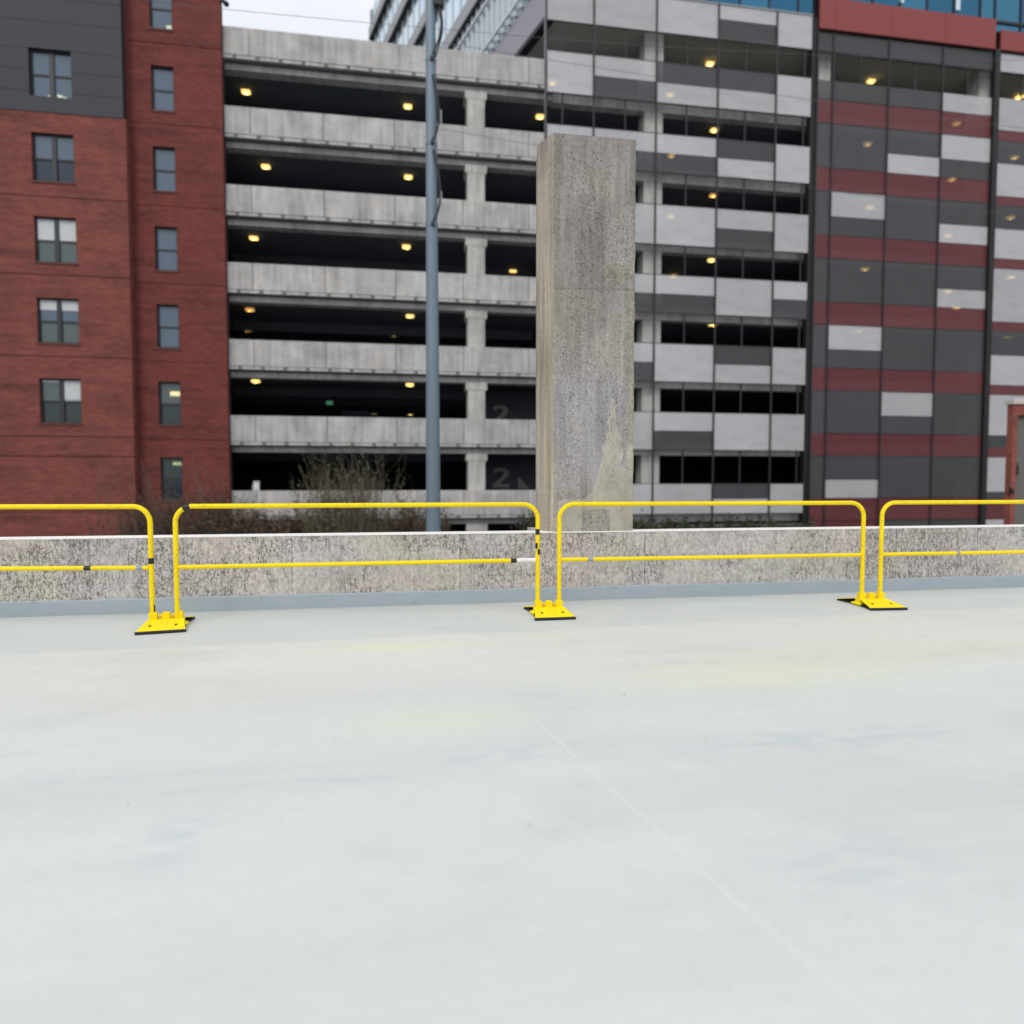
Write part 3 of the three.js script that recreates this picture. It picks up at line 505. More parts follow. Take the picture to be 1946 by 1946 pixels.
// ------------------------------------------------------------------ concrete parking garage
const LV = 2.985, FZ = 28;
const garage = thing('concrete_garage', 'open concrete parking garage with stacked pale bands, beside the brick building', 'parking garage', [0, GY, -FZ]);
{
  const x0 = stair.x1 + 0.012, seams = [x0, -5.74, -2.98, -0.2, 2.56, 5.32, 5.985];
  for (let k = 0; k < 7; k++) {
    const top = 18.87 - LV * k;
    for (let i = 0; i + 1 < seams.length; i++) obj('spandrel_panel', box(seams[i] + 0.012, seams[i + 1] - 0.012, top - 1.03, top, FZ, FZ + 0.18), M.precast, garage);
    obj('panel_lip', box(x0, 5.985, top - 1.165, top - 1.042, FZ + 0.02, FZ + 0.17), M.precast, garage);
    const notch = []; for (let x = x0 + 0.35; x < 5.9; x += 0.86) notch.push(box(x, x + 0.14, top - 1.15, top - 1.05, FZ + 0.012, FZ + 0.04)); obj('anchor_notch', notch, M.ledgeDark, garage).userData.kind = 'stuff';
    obj('edge_beam', box(x0 - 0.22, 6.4, top - 1.43, top - 0.9, FZ + 0.32, FZ + 0.8), M.precast, garage);
    const u = top - 1.21;
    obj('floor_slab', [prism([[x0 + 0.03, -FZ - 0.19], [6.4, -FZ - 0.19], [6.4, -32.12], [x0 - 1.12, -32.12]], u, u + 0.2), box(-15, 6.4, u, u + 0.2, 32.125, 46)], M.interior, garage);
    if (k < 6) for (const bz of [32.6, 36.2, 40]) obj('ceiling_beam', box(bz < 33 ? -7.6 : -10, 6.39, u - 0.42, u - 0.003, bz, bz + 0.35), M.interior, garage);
    const cx0 = 2.77, cx1 = 3.49, lo = k < 6 ? top - LV - 0.1 : GY;
    obj('column', box(cx0, cx1, lo, top - 1.8, FZ + 0.22, FZ + 0.95), M.column, garage);
    obj('capital', hexa([[cx0, top - 1.8, -FZ - 0.22], [cx1, top - 1.8, -FZ - 0.22], [cx1, top - 1.8, -FZ - 0.95], [cx0, top - 1.8, -FZ - 0.95]], [[cx0 - 0.09, top - 1.72, -FZ - 0.2], [cx1 + 0.09, top - 1.72, -FZ - 0.2], [cx1 + 0.09, top - 1.72, -FZ - 0.97], [cx0 - 0.09, top - 1.72, -FZ - 0.97]]), M.column, garage);
    obj('capital_block', box(cx0 - 0.09, cx1 + 0.09, top - 1.72, top - 1.44, FZ + 0.2, FZ + 0.97), M.column, garage);
  }
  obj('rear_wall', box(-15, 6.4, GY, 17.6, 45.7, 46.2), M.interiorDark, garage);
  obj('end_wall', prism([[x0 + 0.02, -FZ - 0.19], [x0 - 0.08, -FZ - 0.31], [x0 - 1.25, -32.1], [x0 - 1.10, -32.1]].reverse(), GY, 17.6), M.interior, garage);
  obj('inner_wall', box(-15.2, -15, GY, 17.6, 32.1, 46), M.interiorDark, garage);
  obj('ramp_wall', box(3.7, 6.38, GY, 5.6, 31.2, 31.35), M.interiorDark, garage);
  const font = await new FontLoader().loadAsync('fonts/droid/droid_sans_bold.typeface.json');
  for (const [y, s] of [[1.05, 1.0], [4.02, 0.95]]) { const g = new TextGeometry('2', { font, size: s * 0.92, depth: 0.012, curveSegments: 8 }); g.scale(1.35, 1, 1); g.translate(4.13, y, -31.19); obj('level_number', metreUV(g), M.numberPaint, garage); }
  obj('painted_arrow', hexa([[5.45, 1.0, -31.185], [5.95, 1.0, -31.185], [5.95, 1.0, -31.198], [5.45, 1.0, -31.198]], [[5.40, 1.58, -31.185], [5.58, 1.40, -31.185], [5.58, 1.40, -31.198], [5.40, 1.58, -31.198]]), M.numberPaint, garage);
}

// ------------------------------------------------------------------ garage clad in white, grey and red panels, with offices above
const clad2 = thing('panel_clad_garage', 'parking garage clad in white, grey and red metal panels with blue glass offices above', 'parking garage', [20, GY, -FZ]);
const pick = rng(21);
function panel(x0, x1, y0, y1, c, z = FZ) {
  const m = { w: pick() > 0.45 ? M.white : M.white2, g: pick() > 0.5 ? M.grey : M.grey2, r: pick() > 0.5 ? M.red : M.red2 }[c];
  obj({ w: 'white_panel', g: 'grey_panel', r: 'red_panel' }[c], box(x0 + 0.02, x1 - 0.02, y0 + 0.012, y1 - 0.012, z, z + 0.035), m, clad2);
}
const CX = [6.04, 8.09, 10.86, 13.67, 16.41, 18.12];
const rowsP = [[21.94, 20.49], [19.26, 17.57], [16.27, 14.66], [13.28, 11.6], [10.3, 8.68], [7.35, 5.71], [4.37, 2.73], [1.23, -0.11]];
// each cell: the colour of its upper and lower half
['w w w wg w', 'w wg gw gw w', 'w wg wg gw w', 'w w w wg w', 'w wg wg w wg', 'wg wg w gw w', 'w w wg w w', 'w w w gw w'].forEach((line, k) => line.split(' ').forEach((c, i) => {
  const [t, b] = rowsP[k], m = b + (t - b) * (k === 0 ? 0.58 : 0.5);
  if (c.length === 1) panel(CX[i], CX[i + 1], b, t, c); else { panel(CX[i], CX[i + 1], m, t, c[0]); panel(CX[i], CX[i + 1], b, m, c[1]); }
}));
const bar = (name, x0, x1, y0, y1, z0, z1, m) => obj(name, box(x0, x1, y0, y1, z0, z1), m, clad2);
for (const x of CX.slice(0, 5)) bar('mullion', x - 0.035, x + 0.035, -1.2, 21.94, FZ - 0.06, FZ - 0.01, M.mullion);
const midX = [6.75, 9.5, 12.27, 14.99, 17.78];
for (let k = 0; k < 7; k++) for (const x of midX) bar('opening_bar', x - 0.03, x + 0.03, rowsP[k + 1][0], rowsP[k][1], FZ + 0.02, FZ + 0.07, M.mullion);
for (let k = 0; k < 8; k++) { bar('edge_trim', 6.04, 18.1, rowsP[k][1] - 0.03, rowsP[k][1] + 0.008, FZ - 0.012, FZ + 0.05, M.mullion); if (k) bar('edge_trim', 6.04, 18.1, rowsP[k][0] - 0.004, rowsP[k][0] + 0.022, FZ - 0.004, FZ + 0.05, M.mullion); }
bar('corner_post', 5.995, 6.04, -1.2, 21.94, FZ - 0.05, FZ + 0.1, M.alu);
bar('dark_pilaster', 18.12, 18.39, -1.5, 21.9, FZ + 0.02, FZ + 0.3, M.black);
// red section
const RX = [18.39, 19.16, 21.93, 24.69, 27.35];
for (let k = 0; k < 7; k++) {
  const rt = 18.41 - 2.975 * k, rb = 17.39 - 2.975 * k, gb = rt - 2.975;
  for (let i = 0; i < 4; i++) panel(RX[i], RX[i + 1], rb, rt, 'r');
  const cells = [['g', 'g', 'gw', 'wg'], ['g', 'wg', 'g', 'gw'], ['g', 'g', 'g', 'gw'], ['g', 'wg', 'g', 'g'], ['g', 'g', 'wg', 'g'], ['g', 'gw', 'g', 'g'], ['r', 'r', 'g', 'g']][k];
  cells.forEach((c, i) => { const m = gb + (rb - gb) * (c === 'wg' ? 0.43 : 0.44); if (c.length === 1) panel(RX[i], RX[i + 1], gb, rb, c); else { panel(RX[i], RX[i + 1], m, rb, c[0]); panel(RX[i], RX[i + 1], gb, m, c[1]); } });
  bar('edge_trim', 18.39, 27.35, rb - 0.02, rb + 0.01, FZ - 0.008, FZ + 0.05, M.mullion);
}
['g', 'g', 'g', 'w'].forEach((c, i) => { panel(RX[i], RX[i + 1], 18.42, 19.25, c); panel(RX[i], RX[i + 1], 20.52, 21.3, 'g'); });
RX.slice(0, 4).forEach((x, i) => bar('mullion', x - 0.03, x + 0.03, -1.5, 21.3, FZ - 0.06, FZ - 0.01, M.mullion));
for (const x of [20.55, 23.3, 26.05]) bar('opening_bar', x - 0.03, x + 0.03, 19.25, 20.52, FZ + 0.02, FZ + 0.07, M.mullion);
bar('edge_trim', 18.39, 27.35, 20.44, 20.53, FZ - 0.02, FZ + 0.06, M.mullion);
for (let i = 0; i < 4; i++) bar('red_band', RX[i] + 0.006, RX[i + 1] - 0.006, 21.39, 22.72, FZ - 0.12, FZ - 0.02, M.redTop);
bar('shadow_gap', 18.39, 27.35, 21.31, 21.385, FZ + 0.05, FZ + 0.15, M.black);
bar('dark_pilaster', 27.35, 27.62, -1.5, 21.38, FZ - 0.14, FZ + 0.1, M.black);
// end section beyond the dark pilaster
const EX = [27.62, 30.37, 33.12, 35.9];
for (let i = 0; i < 3; i++) {
  for (const [t, b, c] of [[21.31, 20.47, 'w'], [19.3, 17.82, 'w'], [17.82, 17.33, 'r'], [17.33, 16.3, 'g'], [16.3, 14.79, 'w'], [14.79, 14.36, 'r'], [14.36, 13.28, 'g'], [13.28, 11.89, 'w'], [11.89, 11.42, 'r'], [11.42, 8.93, 'w'], [8.93, 8.48, 'r'], [8.48, 7.36, 'g'], [7.36, 5.94, 'w'], [5.94, 5.47, 'r'], [5.47, 3.53, 'w'], [3.53, 2.97, 'g'], [2.97, 2.49, 'r'], [2.49, 0.82, 'w'], [0.82, 0.46, 'g'], [0.46, -0.5, 'r'], [-0.5, -1.2, 'w']]) panel(EX[i], EX[i + 1], b, t, c);
  bar('red_band', EX[i] + 0.006, EX[i + 1] - 0.006, 21.4, 22.28, FZ - 0.12, FZ - 0.02, M.redTop);
  bar('opening_bar', EX[i] + 1.30, EX[i] + 1.36, 19.3, 20.47, FZ + 0.02, FZ + 0.07, M.mullion);
}
bar('edge_trim', 27.62, 35.9, 20.41, 20.48, FZ - 0.02, FZ + 0.06, M.mullion);
for (const x of EX.slice(1)) bar('mullion', x - 0.03, x + 0.03, -1.5, 21.4, FZ - 0.06, FZ - 0.01, M.mullion);
bar('base_wall', 6.04, 36, GY, -0.6, FZ + 0.06, FZ + 0.3, M.ledgeDark);
// decks, beams and columns behind the screens
for (let k = -1; k < 7; k++) {
  const u = 17.86 - LV * k, zf = FZ + 0.45;
  if (k >= 0) { bar('edge_beam', 6.41, 18.3, u - 0.44, u + 0.15, zf, zf + 0.45, M.precast); bar('edge_beam', 18.42, 36, u - 0.44, u + 0.15, zf + 0.12, zf + 0.5, M.precast);
    bar('floor_slab', 6.41, 36, u, u + 0.2, zf + 0.46, 45.9, M.interior); }
  for (const [a, b] of [[10.52, 11.36], [18.78, 19.36], [27.1, 27.66]]) bar('column', a, b, k < 6 ? u - LV + 0.21 : GY, k < 0 ? 20.79 : u - 0.45, zf + 0.02, zf + 0.75, M.column);
}
bar('rear_wall', 6.41, 36, GY, 17.5, 45.9, 46.2, M.interiorDark); bar('rear_wall', 0, 36, 17.9, 20.8, 45.6, 45.88, M.interior); bar('end_wall', 35.95, 36.2, GY, 21, FZ + 0.5, 46, M.interior);

// offices: glass front
{
  const front = (x0, x1, y0, y1, z) => { let i = 0; for (let x = x0; x < x1 - 0.05; x += 1.385, i++) { const b = Math.min(x + 1.385, x1); obj('glass_pane', box(x + 0.03, b - 0.03, y0, y1, z, z + 0.02), i % 3 ? M.glassOffice : M.glassOffice2, clad2); bar('glass_mullion', x - 0.03, x + 0.03, y0, y1, z - 0.06, z - 0.005, M.mullion); } };
  front(6.4, 18.2, 22.0, 24.4, FZ + 0.12); front(18.3, 27.4, 22.74, 26, FZ + 0.05); front(27.4, 36, 22.30, 22.66, FZ + 0.05); front(27.4, 36, 22.78, 26, FZ + 0.05);
  bar('transom', 27.4, 36, 22.665, 22.775, FZ - 0.02, FZ + 0.06, M.mullion); bar('cap_rail', 6.04, 18.12, 21.94, 21.995, FZ - 0.03, FZ + 0.11, M.alu);
  for (const x of [19.6, 22.4, 25.3, 29.6]) bar('reflection_streak', x, x + 0.22, 23.0, 26, FZ + 0.0, FZ + 0.04, M.glassTower);  // pale strips that paint reflections onto the blue glass
}
// offices: the long glass side that runs back at an angle
{
  const d = [-0.2886, -0.9575], n = [-0.9575, 0.2886], c0 = [6.04, -28.0];
  const at = (s, o) => [c0[0] + d[0] * s + n[0] * o, c0[1] + d[1] * s + n[1] * o];
  const along = (s0, s1, y0, y1, o0, o1) => prism([at(s0, o0), at(s0, o1), at(s1, o1), at(s1, o0)], y0, y1);
  const side = (name, s0, s1, y0, y1, o0, o1, m) => obj(name, along(s0, s1, y0, y1, o0, o1), m, clad2);
  const S = 27.9;
  for (let s = 0; s < S; s += 5.58) side('side_panel', s + 0.01, s + 5.57, 20.66, 22.22, -0.2, 0.0, M.aluSide);
  side('soffit_edge', 0, S, 20.46, 20.655, -0.35, 0.02, M.black);
  obj('ceiling_slab', prism([at(0.5, -0.36), at(S, -0.36), [36, at(S, 0)[1]], [36, -28.5]], 20.8, 21.0), M.ceilingTopLit, clad2);
  obj('office_core', prism([at(0.6, -0.4), at(S - 0.1, -0.4), [36, at(S, 0)[1]], [36, -28.5]], 21.3, 38), M.interiorDark, clad2);
  const lv = [22.22, 25.2, 28.85, 32.35, 35.6];
  for (let k = 0; k < 5; k++) {
    const yb = k ? lv[k] + 0.85 : lv[0], yt = k < 4 ? lv[k + 1] : 38;
    if (k) { side('spandrel', 0, S, lv[k] + 0.08, lv[k] + 0.85, 0.0, 0.30, M.alu); side('soffit_shade', 0, S, lv[k], lv[k] + 0.075, 0.0, 0.31, M.mullion); }  // thin dark sheet under each spandrel paints in the shade of its underside
    for (let s = 0, i = 0; s < S - 0.1; s += 2.325, i++) side('glass_pane', s + 0.01, s + 2.315, yb, yt, -0.05, 0.0, (i * 7 + k * 3) % 4 ? M.glassTower : M.glassTower2);
    const step = k === 0 ? 0.62 : 1.1625, w = k === 0 ? 0.2 : 0.05; for (let s = 0.15; s < S - 0.2; s += step) side('fin', s, s + w, yb, yt, 0.003, k === 0 ? 0.12 : 0.05, M.aluPale);
    if (k === 0) { side('rail', 0, S, 22.55, 22.68, 0.125, 0.2, M.aluPale); side('rail', 0, S, 24.62, 24.75, 0.125, 0.2, M.aluPale); }
  }
  side('end_post', S, S + 0.3, 20.6, 38, -0.3, 0.1, M.alu);
}

// ------------------------------------------------------------------ ceiling lamps of both garages
{
  const lampGeo = new RoundedBoxGeometry(0.35, 0.12, 0.26, 2, 0.05), bodyGeo = new RoundedBoxGeometry(0.26, 0.09, 0.26, 1, 0.02);
  function lamp(x, y, z, label, m = M.lampGlow, light = 0.09) {
    const t = thing('ceiling_lamp', label, 'lamp', [x, y, -z], 'yellow ceiling lamps of the parking garages');
    const g = new THREE.Mesh(lampGeo, m), b = new THREE.Mesh(bodyGeo, M.lampBody); g.name = 'lamp_glass'; b.name = 'housing'; b.position.y = 0.1; t.add(g, b);
    if (light) { const l = new THREE.PointLight(0xffd890, light, 0, 2); l.position.set(0, -0.09, 0); l.castShadow = true; t.add(l); }
  }
  const N = ['top', 'second', 'third', 'fourth', 'fifth'], dy = k => 17.53 - LV * k;
  [[-6.29, 0.37], [-5.55, 0.37], [-6.08, 0.26], [-6.29, 0.4], [-6.11, 0.37]].forEach(([a, b], k) => {
    lamp(a, dy(k), 30, k === 3 ? 'dim orange ceiling lamp in the fourth open garage level by the brick building' : `yellow ceiling lamp in the ${N[k]} open garage level by the brick building`, k === 3 ? M.lampOrange : M.lampGlow);
    lamp(b, dy(k), 30, `yellow ceiling lamp in the ${N[k]} open garage level by the steel pole`);
  });
  lamp(6.2, 17.6, 30, 'yellow ceiling lamp in the top open garage level above the pillar');
  lamp(5.41, dy(2), 32.65, 'yellow ceiling lamp in the third open garage level between column and pillar');
  lamp(5.45, dy(3), 33, 'small yellow ceiling lamp in the fourth open garage level between column and pillar', M.lampDim);
  lamp(-7.24, dy(3), 34, 'small faint lamp low in the fourth open level by the brick building', M.lampDim);
  lamp(-0.35, dy(3), 34, 'small faint lamp low in the fourth open level by the steel pole', M.lampDim);
  lamp(-9.1, dy(4), 42.6, 'small yellow lamp deep in the fifth open level by the brick building', M.lampDim);
  lamp(0.56, dy(4), 43, 'small yellow lamp deep in the fifth open level beside the steel pole', M.lampDim);
  lamp(-1.68, dy(4), 42.8, 'tiny pale lamp deep in the fifth open level beside the parked car', M.lampDim, 0);
  const P = ['top', 'second', 'third', 'fourth', 'fifth'], py = k => 20.69 - LV * k;
  [14.25, 14.51, 14.5, 14.46, 14.56].forEach((x, k) => lamp(x, py(k), 30, `${k === 2 ? 'dull ' : ''}yellow lamp in the ${P[k]} open strip of the white and grey panelled front`, k === 2 ? M.lampOrange : M.lampGlow));
  lamp(13.5, py(1), 32.65, 'yellow lamp glowing through the grey panel below the second open strip'); lamp(13.5, py(2), 32.65, 'yellow lamp glowing through the white panel below the third open strip');
  lamp(7.37, py(0), 32.65, 'yellow lamp glowing through the white corner panel below the top open strip'); lamp(13.4, py(0), 32.65, 'yellow lamp glowing through the white panel below the top open strip'); lamp(13.7, py(3), 32.65, 'faint lamp at the upper edge of the white panel below the fourth strip');
  [22.56, 22.46, 22.65, 22.48, 22.21].forEach((x, k) => lamp(x, py(k), 30, [`bright lamp in the open strip under the red roof band`, `yellow lamp in the second bay of the red striped section, ${P[k]} level`][k ? 1 : 0]));
  [[29.8, 0], [29.6, 1], [29.5, 2], [29.6, 3]].forEach(([x, k]) => lamp(x, py(k), 32.7, `yellow lamp in the striped bay before the last dark pilaster, ${P[k + 1]} level`));
  lamp(32.9, py(3), 35.7, 'lower yellow lamp of a close pair, at a red stripe before the last pilaster');
  [30.89, 30.73, 30.61, 30.77, 30.69].forEach((x, k) => lamp(x, py(k), 30, `yellow lamp in the end section past the last dark pilaster, ${P[k]} level`));
  const t = thing('exit_sign', 'tiny green glowing exit sign deep inside the fifth open garage level', 'exit sign', [-3.69, 5.4, -36]);
  obj('sign_face', box(-3.85, -3.53, 5.32, 5.5, 36, 36.04, 0.01), M.exitGlow, t); obj('sign_box', box(-3.88, -3.5, 5.29, 5.53, 36.045, 36.1, 0.01), M.lampBody, t); obj('hanger', box(-3.71, -3.67, 5.535, 5.72, 36.05, 36.08), M.lampBody, t);
}
{ // a car parked behind the fifth band; only its roof and rear window show
  const fy = 17.87 - LV * 5, z = 30.3, c = thing('parked_car', 'dark blue-grey car parked behind the concrete band of the fifth open level', 'car', [-2.05, fy, -z - 2.2]);
  const H = (x, y0, y1, za, zb, x2, zc, zd) => hexa([[-x, y0, -za], [x, y0, -za], [x, y0, -zb], [-x, y0, -zb]].map(p => [p[0] - 2.05, p[1] + fy, p[2] - z]), [[-x2, y1, -zc], [x2, y1, -zc], [x2, y1, -zd], [-x2, y1, -zd]].map(p => [p[0] - 2.05, p[1] + fy, p[2] - z]));
  obj('body', [H(0.9, 0.28, 0.72, 0, 4.4, 0.9, 0.05, 4.35), H(0.9, 0.72, 0.96, 0.05, 4.35, 0.84, 0.15, 4.1)], M.carPaint, c); obj('cabin', H(0.84, 0.96, 1.5, 0.2, 3.0, 0.62, 0.75, 2.3), M.carGlass, c); obj('car_roof', H(0.62, 1.5, 1.55, 0.72, 2.32, 0.56, 0.8, 2.2), M.carPaint, c);
  for (const [x, q] of [[-0.8, 0.8], [0.8, 0.8], [-0.8, 3.5], [0.8, 3.5]]) { const g = new THREE.CylinderGeometry(0.32, 0.32, 0.22, 18); g.rotateZ(Math.PI / 2); g.translate(x - 2.05, fy + 0.32, -z - q); obj('wheel', g, M.rubber, c); }
  for (const x of [-0.7, 0.7]) obj('tail_light', box(x - 2.17, x - 1.93, fy + 0.75, fy + 0.9, z - 0.01, z + 0.06), M.redTop, c);
}
{ const t = thing('utility_box', 'small white box standing on the lowest concrete band next to the brick building', 'box', [-5.77, 0.965, -28.1]); obj('box_body', box(-5.86, -5.64, 0.962, 1.30, 28.02, 28.16, 0.03), M.whiteBox, t); obj('box_lid', box(-5.88, -5.62, 1.30, 1.335, 28.0, 28.17, 0.015), M.whiteBox, t); obj('bracket', box(-5.92, -5.865, 0.962, 1.2, 28.05, 28.13), M.greyTape, t); }

// ------------------------------------------------------------------ steel pole, cables, wires
{
  const PX = 0.935, PZ = 20, p = thing('steel_pole', 'tall tapering blue-grey steel utility pole in front of the concrete garage', 'utility pole', [PX, GY, -PZ]);
  const shaft = new THREE.CylinderGeometry(0.105, 0.232, 25, 24); shaft.translate(PX - 0.02, GY + 12.5, -PZ); obj('shaft', shaft, M.pole, p);
  const rad = y => 0.232 - (0.127) * (y - GY) / 25;
  for (const y of [13.46, 11.11, 8.79]) { const g = new THREE.CylinderGeometry(rad(y) + 0.012, rad(y) + 0.012, 0.07, 20); g.translate(PX - 0.02, y, -PZ); obj('clamp_band', g, M.pole, p); obj('cable_clamp', box(PX - 0.05, PX + 0.06, y - 0.06, y + 0.06, PZ - rad(y) - 0.06, PZ - rad(y) + 0.02, 0.01), M.cable, p); }
  // thick black cable, bowed out between the clamps
  const zc = y => -PZ + rad(y) + 0.03;
  for (const [ya, yb, o] of [[13.6, 15.0, 0.26], [11.2, 13.0, 0.17], [8.9, 10.9, 0.2]]) {
    const pts = [0, 0.12, 0.3, 0.5, 0.7, 0.88, 1].map(t => { const y = mix(ya, yb, t), b = ya > 13 ? Math.sin(Math.PI * Math.min(1, t * 0.75 + 0.02)) : Math.sin(Math.PI * Math.pow(t, 0.75)); return [PX + 0.03 + o * 0.95 * b + (t > 0.9 ? 0 : 0), y, zc(y) - 0.06 * b]; });
    obj('cable', tube(pts, 0.032, 8, 40), M.cable, p);
  }
  obj('junction_box', [box(PX + 0.06, PX + 0.34, 14.95, 15.7, PZ - 0.2, PZ + 0.02, 0.03)], M.cable, p);
  obj('cable', tube([[PX + 0.2, 15.1, -PZ + 0.1], [PX + 0.30, 14.7, -PZ + 0.1], [PX + 0.31, 14.3, -PZ + 0.1], [PX + 0.22, 13.9, -PZ + 0.12], [PX + 0.1, 13.5, -PZ + 0.16]], 0.022, 8, 30), M.cable, p);
  for (const y of [11.85, 9.55]) obj('cable_tag', box(PX + 0.235, PX + 0.275, y - 0.2, y + 0.2, PZ - 0.16, PZ - 0.12, 0.01), M.greyTape, p);
  const wire = (label, a, b, sag, group) => { const pts = []; for (let i = 0; i <= 12; i++) { const t = i / 12; pts.push([mix(a[0], b[0], t), mix(a[1], b[1], t) - sag * 4 * t * (1 - t), -mix(a[2], b[2], t)]); } tag(obj('overhead_wire', tube(pts, 0.006, 6, 48), M.wire), label, 'wire', 'thin overhead wires'); };
  wire('thin overhead wire across the pale sky, from the pole towards the brick building', [PX, 14.4, 20], [-24, 14.1, 19], 0.25);
  wire('thin overhead wire passing the glass office side, running from the pole over the pillar', [PX, 14.4, 20], [34, 17.6, 21], 0.5);
  wire('thin overhead wire crossing the white panels above the pillar', [PX + 0.02, 14.05, 20], [36, 13.4, 20.4], 0.3);
  wire('thin overhead wire crossing the panels at the middle of the panel-clad front', [PX + 0.02, 11.6, 20], [36, 10.2, 20.4], 0.35);
}

// ------------------------------------------------------------------ bare shrubs behind the parapet
function branches(r, stems, { spread, h, rad = 0.012, fork = 3, lean = 0.5, buds = 0, budSize = 0.05 }) {
  const pos = [], bud = [], V = (x, y, z) => new THREE.Vector3(x, y, z);
  const seg = (a, b, ra, rb) => { const d = b.clone().sub(a).normalize(), u = V(d.y, -d.x, 0.3).cross(d).normalize(), w = d.clone().cross(u); const ring = (p, q) => [0, 1, 2].map(i => p.clone().addScaledVector(u, q * Math.cos(i * 2.094)).addScaledVector(w, q * Math.sin(i * 2.094)));
    const A = ring(a, ra), B = ring(b, rb); for (let i = 0; i < 3; i++) { const j = (i + 1) % 3; for (const q of [A[i], A[j], B[j], A[i], B[j], B[i]]) pos.push(q.x, q.y, q.z); } };
  const leaf = p => { const s = budSize * (0.6 + r()), a = r() * 6.28, b = r() * 1.5; const u = V(Math.cos(a), Math.sin(b), Math.sin(a)).multiplyScalar(s), w = V(-Math.sin(a) * 0.5, Math.cos(b), Math.cos(a) * 0.5).multiplyScalar(s * 0.6); for (const q of [p, p.clone().add(u), p.clone().add(w)]) bud.push(q.x, q.y, q.z); };
  for (const [x, y, z, hh] of stems) {
    const grow = (p, d, len, q, depth) => { let a = p; const n = 3; for (let i = 0; i < n; i++) { d.add(V((r() - 0.5) * 0.35, 0.12, (r() - 0.5) * 0.35)).normalize(); const b = a.clone().addScaledVector(d, len / n); seg(a, b, q * (1 - i / (n + 1)), q * (1 - (i + 1) / (n + 1)));
      if (depth > 0) for (let f = 0; f < fork; f++) if (r() < 0.6) grow(b.clone(), d.clone().add(V((r() - 0.5) * 1.3, r() * 0.5, (r() - 0.5) * 1.3)).normalize(), len * (0.3 + 0.35 * r()), q * 0.55, depth - 1);
      if (r() < buds) leaf(b); if (r() < buds) leaf(a.clone().lerp(b, r())); a = b; } };
    grow(V(x, y, z), V((r() - 0.5) * lean * 2, 1, (r() - 0.5) * lean), hh, rad, 2 - (fork < 2));
  }
  const mk = a => { const g = new THREE.BufferGeometry(); g.setAttribute('position', new THREE.Float32BufferAttribute(a, 3)); g.computeVertexNormals(); return metreUV(g); };
  return { twigs: mk(pos), buds: bud.length ? mk(bud) : null };
}
{
  let r = rng(31), stems = [];
  for (let i = 0; i < 110; i++) stems.push([-1.9 + (r() - 0.5) * 1.9, GY + 0.3, -25 + (r() - 0.5) * 1.2, 2.55 + 0.8 * r()]);
  let t = thing('budding_shrub', 'bare shrub with thin upright yellow-green twigs before the lowest garage opening', 'shrub', [-1.9, GY, -25]);
  let b = branches(r, stems, { fork: 2, lean: 0.32, rad: 0.018, buds: 0.5, budSize: 0.06 }); obj('twigs', b.twigs, M.twigGreen, t); obj('buds', b.buds, M.bud, t);
  r = rng(47); stems = [];
  for (let i = 0; i < 170; i++) { const x = -7.4 + 8.9 * r(); stems.push([x, GY + 0.6, -26 + (r() - 0.5) * 1.4, 1.5 + 0.4 * r() + 0.12 * Math.sin(x * 1.7)]); }
  t = thing('brown_hedge', 'brown leafless hedge along the foot of the concrete garage', 'hedge', [-3, GY, -26]);
  b = branches(r, stems, { fork: 3, lean: 0.28, rad: 0.016, buds: 0.85, budSize: 0.09 }); obj('twigs', b.twigs, M.twig, t); obj('leaves', b.buds, M.leafBrown, t);
  r = rng(53); stems = [];
  for (let i = 0; i < 230; i++) { const x = 5.0 + 12.6 * r(); stems.push([x, GY + 0.5, -26.4 + (r() - 0.5) * 1.2, 1.25 - 0.015 * (x - 5) + 0.3 * r()]); }
  t = thing('dark_hedge', 'dark green and brown hedge at the foot of the white panelled garage front', 'hedge', [11, GY, -26.4]);
  b = branches(r, stems, { fork: 3, lean: 0.3, rad: 0.015, buds: 0.95, budSize: 0.12 }); obj('twigs', b.twigs, M.twigDark, t); obj('leaves', b.buds, M.leafDark, t);
  r = rng(61); stems = [];
  for (let i = 0; i < 26; i++) { const k = r(); stems.push([-9.6 + 3.1 * k, GY, -25.6 + (r() - 0.5) * 1.2, 2.7 + 1.0 * r()]); }
  t = thing('bare_sapling', 'bare pale brown saplings in front of the narrow brick stair block', 'shrub', [-8, GY, -25.6]);
  b = branches(r, stems, { fork: 2, lean: 0.25, rad: 0.02 }); obj('twigs', b.twigs, M.twig, t);
  r = rng(67); stems = [];
  for (let i = 0; i < 90; i++) { const k = r(); stems.push([-10.2 + 3.6 * k, GY, -26.6 + (r() - 0.5) * 0.8, 1.9 + 0.8 * r()]); }
  t = thing('low_brush', 'low tangle of brown brush at the foot of the brick stair block', 'shrub', [-8.4, GY, -26.6]);
  b = branches(r, stems, { fork: 3, lean: 0.3, rad: 0.016, buds: 0.5, budSize: 0.07 }); obj('twigs', b.twigs, M.twig, t); obj('leaves', b.buds, M.leafBrown, t);
}

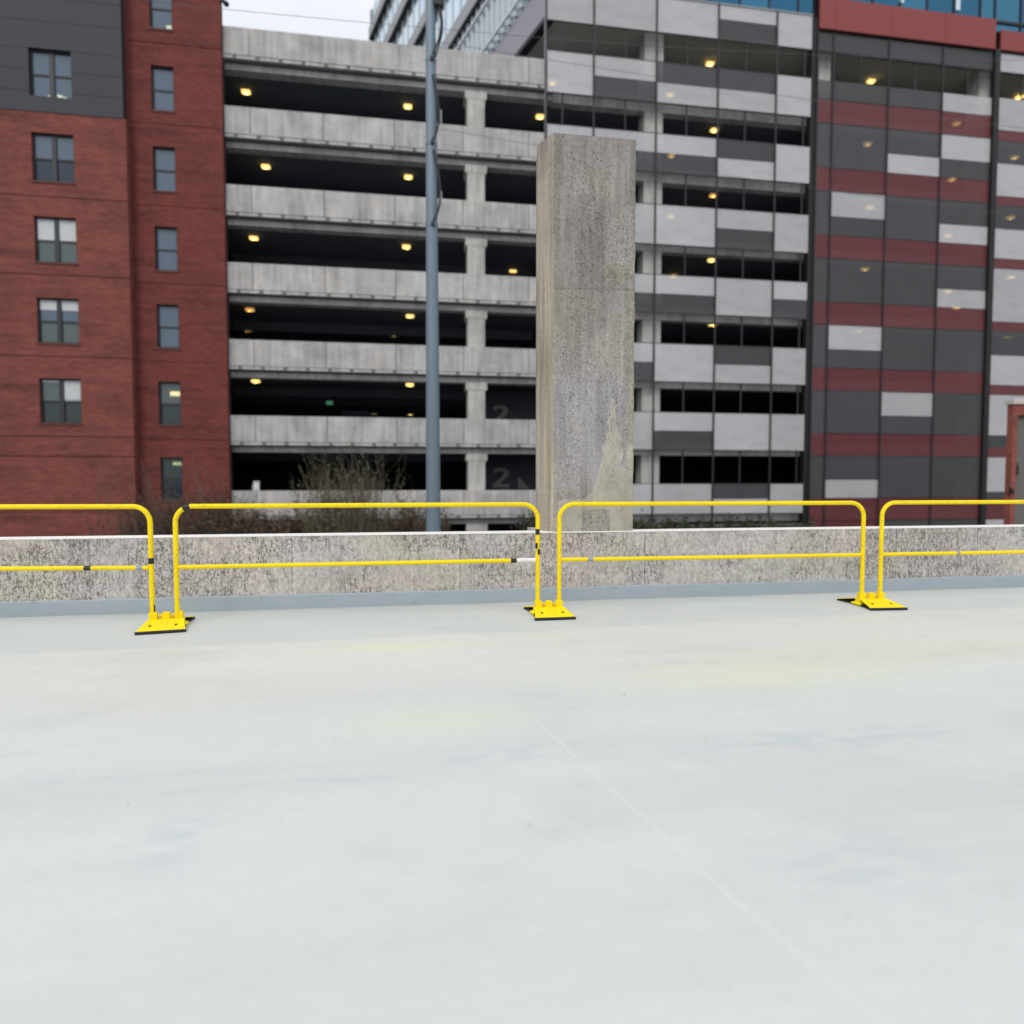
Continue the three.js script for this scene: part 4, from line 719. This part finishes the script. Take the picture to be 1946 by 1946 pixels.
// ------------------------------------------------------------------ brick gateway at the picture's edge
{
  const z = 20, t = thing('brick_gateway', 'red brick gateway with pale stone cap and dark grey recess', 'gateway', [22, GY, -z]);
  obj('pier', box(20.78, 20.97, GY, 3.98, z, z + 0.24), M.brickPale, t); obj('shaded_pier_return', box(20.97, 21.05, GY, 3.62, z + 0.09, z + 0.24), M.brickStair, t);  // the return takes a darker brick, the shade on it put into the colour
  obj('lintel', box(20.97, 24, 3.62, 3.98, z, z + 0.24), M.brickPale, t); obj('stone_cap', box(20.72, 24.66, 3.985, 4.16, z - 0.06, z + 0.3, 0.02), M.stone, t);
  obj('recess_panel', box(21.05, 24, GY, 3.62, z + 0.14, z + 0.22), M.ledgeDark, t); obj('pier', box(24, 24.6, GY, 3.98, z, z + 0.24), M.brickPale, t);
  obj('wall_lantern', [box(20.975, 21.06, 1.55, 1.86, z - 0.03, z + 0.085, 0.03), box(20.99, 21.05, 1.86, 1.98, z, z + 0.08, 0.02)], M.black, t); obj('wall_bracket', [box(20.70, 20.84, 0.92, 1.06, z - 0.1, z - 0.003, 0.02), box(20.66, 20.76, 1.06, 1.13, z - 0.08, z - 0.02, 0.02)], M.black, t);
}

// ------------------------------------------------------------------ crumbs on the deck
{
  const chip = (x, z, s, m, label, k) => { const r = rng(k), g = new THREE.IcosahedronGeometry(s, 1), p = g.attributes.position, seen = {}; for (let i = 0; i < p.count; i++) { const key = [p.getX(i), p.getY(i), p.getZ(i)].map(v => v.toFixed(5)).join(); const q = seen[key] ??= 0.6 + 0.8 * r(); p.setXYZ(i, p.getX(i) * q * 1.6, p.getY(i) * q * 0.5, p.getZ(i) * q); } g.computeVertexNormals(); g.rotateY(k); g.translate(x, s * 0.4, z); tag(obj('grit_chip', g, m), label, 'chip', 'small chips lying on the deck'); };
  chip(0.48, -2.5, 0.0032, M.hole, 'small dark chip alone on the bare middle of the deck', 1); chip(1.37, -3.97, 0.0036, M.hole, 'small dark chip on the deck between the pillar foot and the long joint', 2);
  chip(-1.13, -2.93, 0.0032, M.hole, 'small dark chip on the deck in front of the brick building', 3); chip(0.87, -1.59, 0.0036, M.sticker, 'small white paint flake lying close to the long joint', 4);
}
renderer.render(scene, camera);
